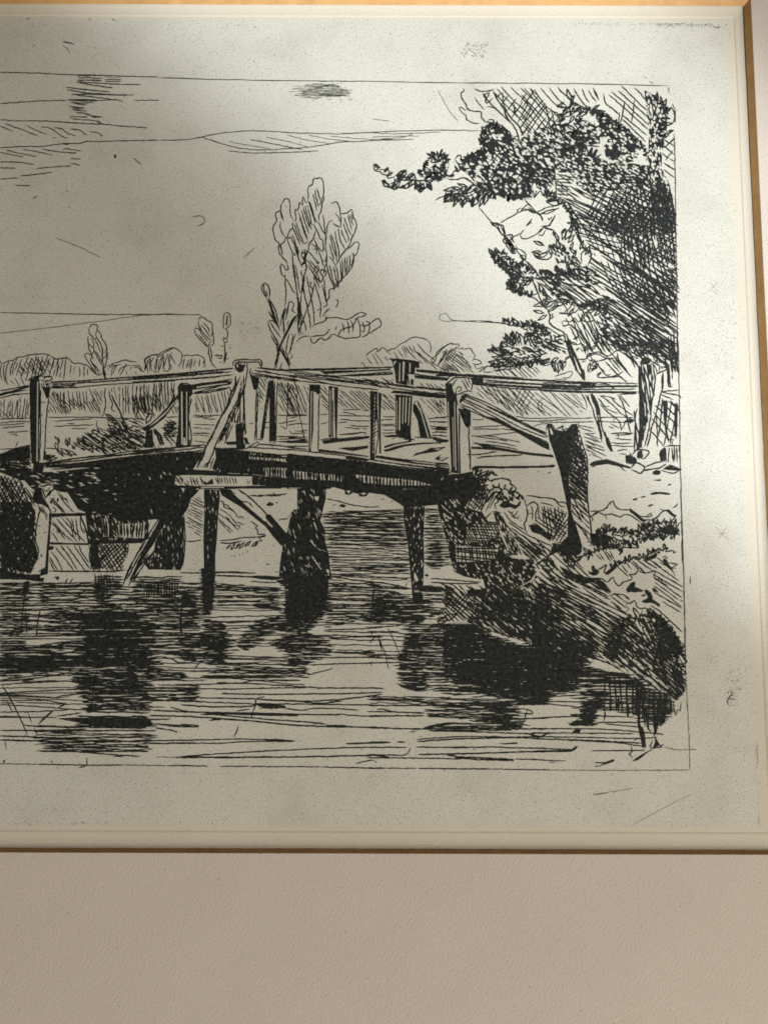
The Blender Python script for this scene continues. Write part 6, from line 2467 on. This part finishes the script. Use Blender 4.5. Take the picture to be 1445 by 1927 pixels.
def flecks(poly, n, ang, ln, wd):
    x0, y0 = poly.min(0); x1, y1 = poly.max(0); hs = []; tries = 0
    while len(hs) < n and tries < n * 12:
        tries += 1
        x, y = random.uniform(x0, x1), random.uniform(y0, y1)
        if not inside(poly, x, y): continue
        a = R(ang + random.gauss(0, 12)); l = ln * random.uniform(0.4, 1.2) / 2; q = wd * random.uniform(0.6, 1.15) / 2
        c, s = math.cos(a), math.sin(a)
        hs.append(np.array([(x - c * l, y - s * l), (x - s * q, y + c * q), (x + c * l, y + s * l), (x + s * q, y - c * q)]))
    return hs

LAY = {}
def run(data):
    blocks = []
    for line in data.strip().split('\n'):
        t = line.split()
        if not t: continue
        if t[0] == 'T': blocks.append(((float(t[1]), float(t[2]), float(t[3])), [], [], []))
        elif t[0] in 'XY' and len(t[0]) == 1:
            (ox, oy, sc), _, X, Y = blocks[-1]
            a = np.array(t[1:], float).reshape(-1, 2) / sc + (ox, oy)
            (X if t[0] == 'X' else Y).append(a)
        else: blocks[-1][1].append(t)
    cur = None
    for (ox, oy, sc), cmds, X, Y in blocks:
        tr = lambda v: np.array(v, float).reshape(-1, 2) / sc + (ox, oy)
        for t in cmds:
            c = t[0]
            if c == 'L': cur = LAY.setdefault(' '.join(t[1:]), Layer())
            elif c == 'H':
                wd, sp = float(t[1]), float(t[2])
                if wd < 2: sp *= 0.74
                hatch(cur, tr(t[5:]), wd, sp, float(t[3]), float(t[4]), Y)
            elif c == 'W':
                wd, sp = float(t[1]), float(t[2])
                water(cur, tr(t[3:]), wd, sp, Y)
                if wd > 1.9: water(cur, tr(t[3:]), wd * 0.66, sp * 1.25, Y, 0.035)
            elif c == 'M': leafmass(cur, tr(t[6:]), *map(float, t[1:6]), Y)
            elif c == 'F': fill(cur, tr(t[1:]), X + Y)
            elif c == 'N':
                p = tr(t[5:]); n, a, l, wd = map(float, t[1:5])
                fill(cur, p, X + Y, flecks(p, int(n * 1.7), a, l, wd))
            elif c == 'Z': spikes(cur, tr(t[4:]), float(t[1]), float(t[2]), float(t[3]))
            elif c == 'V':
                p = tr(t[2:])
                for i in range(0, len(p) - 1, 2): leaf(cur, *p[i], *p[i + 1], float(t[1]))
            elif c == 'D':
                n, wd, x0, y0, x1, y1, ln = map(float, t[1:8])
                for _ in range(int(n)):
                    x, y = random.uniform(x0, x1), random.uniform(y0, y1); a = random.gauss(0, .8); l = ln * random.uniform(.1, .5)
                    cur.ribbon([(x, y), (x + l * math.cos(a), y + l * math.sin(a))], wd * random.uniform(.5, 1.1), .4, 0)
            else: cur.ribbon(tr(t[1:]), float(c))
run(DATA)

PARTS = {'bridge': ('drawn_bridge', 'deck'), 'tree': ('drawn_tree', 'foliage'), 'poplar': ('drawn_poplar', 'foliage'),
         'far_trees': ('drawn_tree_line', 'tree_line'), 'far_bank': ('drawn_far_bank', 'bank_line'),
         'bush': ('drawn_reed_bush', 'leaves'), 'near_bush': ('drawn_bank_bush', 'leaves'), 'bank': ('drawn_near_bank', 'bank_hatching'),
         'water': ('drawn_water', 'ripples'), 'sky': ('drawn_clouds', 'cloud_shading'), 'border': ('drawn_border', 'border_line'),
         'fence': ('drawn_wire', 'wire')}
LABELS = {'bridge': 'wooden footbridge drawn in black ink', 'tree': 'large dark leafy tree drawn at the right edge',
          'poplar': 'slender poplars drawn above the bridge', 'water': 'dark rippled river drawn below the bridge'}
STUFF = {'foliage', 'tree_line', 'leaves', 'bank_hatching', 'ripples', 'cloud_shading', 'grass', 'reflection', 'border_line', 'bank_line', 'plate_edge_marks', 'wire'}
def build(name, L, parent, fine, kind=None, label=None):
    V = np.vstack(L.v); F = np.vstack(L.f)
    return mesh_ob(name, V.tolist(), F.tolist(), {0: M_INK, 1: M_FINE, 2: M_SPECK}[int(fine)], parent, label, kind)
roots = {}
for key, (nm, main) in PARTS.items():
    k = f'{key} {main}'
    if k in LAY:
        roots[key] = build(nm, LAY.pop(k), print_root, key in ('sky', 'border', 'fence'), 'stuff' if main in STUFF else None, LABELS.get(key))
for k, L in LAY.items():
    if not L.n: continue
    g, nm = k.split(' '); nm = nm.split('#')[0]
    build('drawn_' + nm if g in roots or nm == 'border_line' else nm, L, roots.get(g, print_root), 2 if g == 'plate_edge' else 0, 'stuff' if nm in STUFF else None)

# --- specks of plate tone over the whole plate
S = Layer(); T_ = Layer()
for _ in range(12000):
    u, v = random.uniform(-20, 1425), random.uniform(36, 1552)
    xmax = 1386 + 0.0435 * (v - 75) - 4 * random.random()
    if u > xmax - 6 or random.random() > 1.0 - 0.55 * max(0, u) / 1425 * (1.0 - 0.6 * v / 1552): continue  # thinned toward the upper right to imitate bright light washing specks out
    sz = random.choice((1.0, 1.0, 1.2, 1.5, 1.9)); a = random.gauss(0.3, 1.0); l = random.uniform(0.6, 2.6)
    (T_ if random.random() < 0.08 else S).ribbon([(u, v), (u + l * math.cos(a), v + l * math.sin(a))], sz * random.uniform(0.6, 1.0), 0.6, 0)
V = np.vstack(S.v); F = np.vstack(S.f)
mesh_ob('plate_tone_speck', V.tolist(), F.tolist(), M_SPECK, print_root, None, 'stuff')
V = np.vstack(T_.v); F = np.vstack(T_.f)
mesh_ob('dark_ink_speck', V.tolist(), F.tolist(), M_FINE, print_root, None, 'stuff')

# --- a few flecks in the mount card
B = Layer(); B.zb = ZT
for _ in range(130):
    u, v = (random.uniform(-20, 1470), random.uniform(1615, 1950)) if random.random() < 0.93 else (random.uniform(1436, 1460), random.uniform(-20, 560))
    l = random.uniform(0.6, 3.2); a = random.gauss(0.6, 0.9)
    B.ribbon([(u, v), (u + l * math.cos(a), v + l * math.sin(a))], random.choice((0.9, 1.1, 1.4, 2.0)), 0.6, 0)
mesh_ob('card_fleck', np.vstack(B.v).tolist(), np.vstack(B.f).tolist(), M_SPECK, mat_root, None, 'stuff')
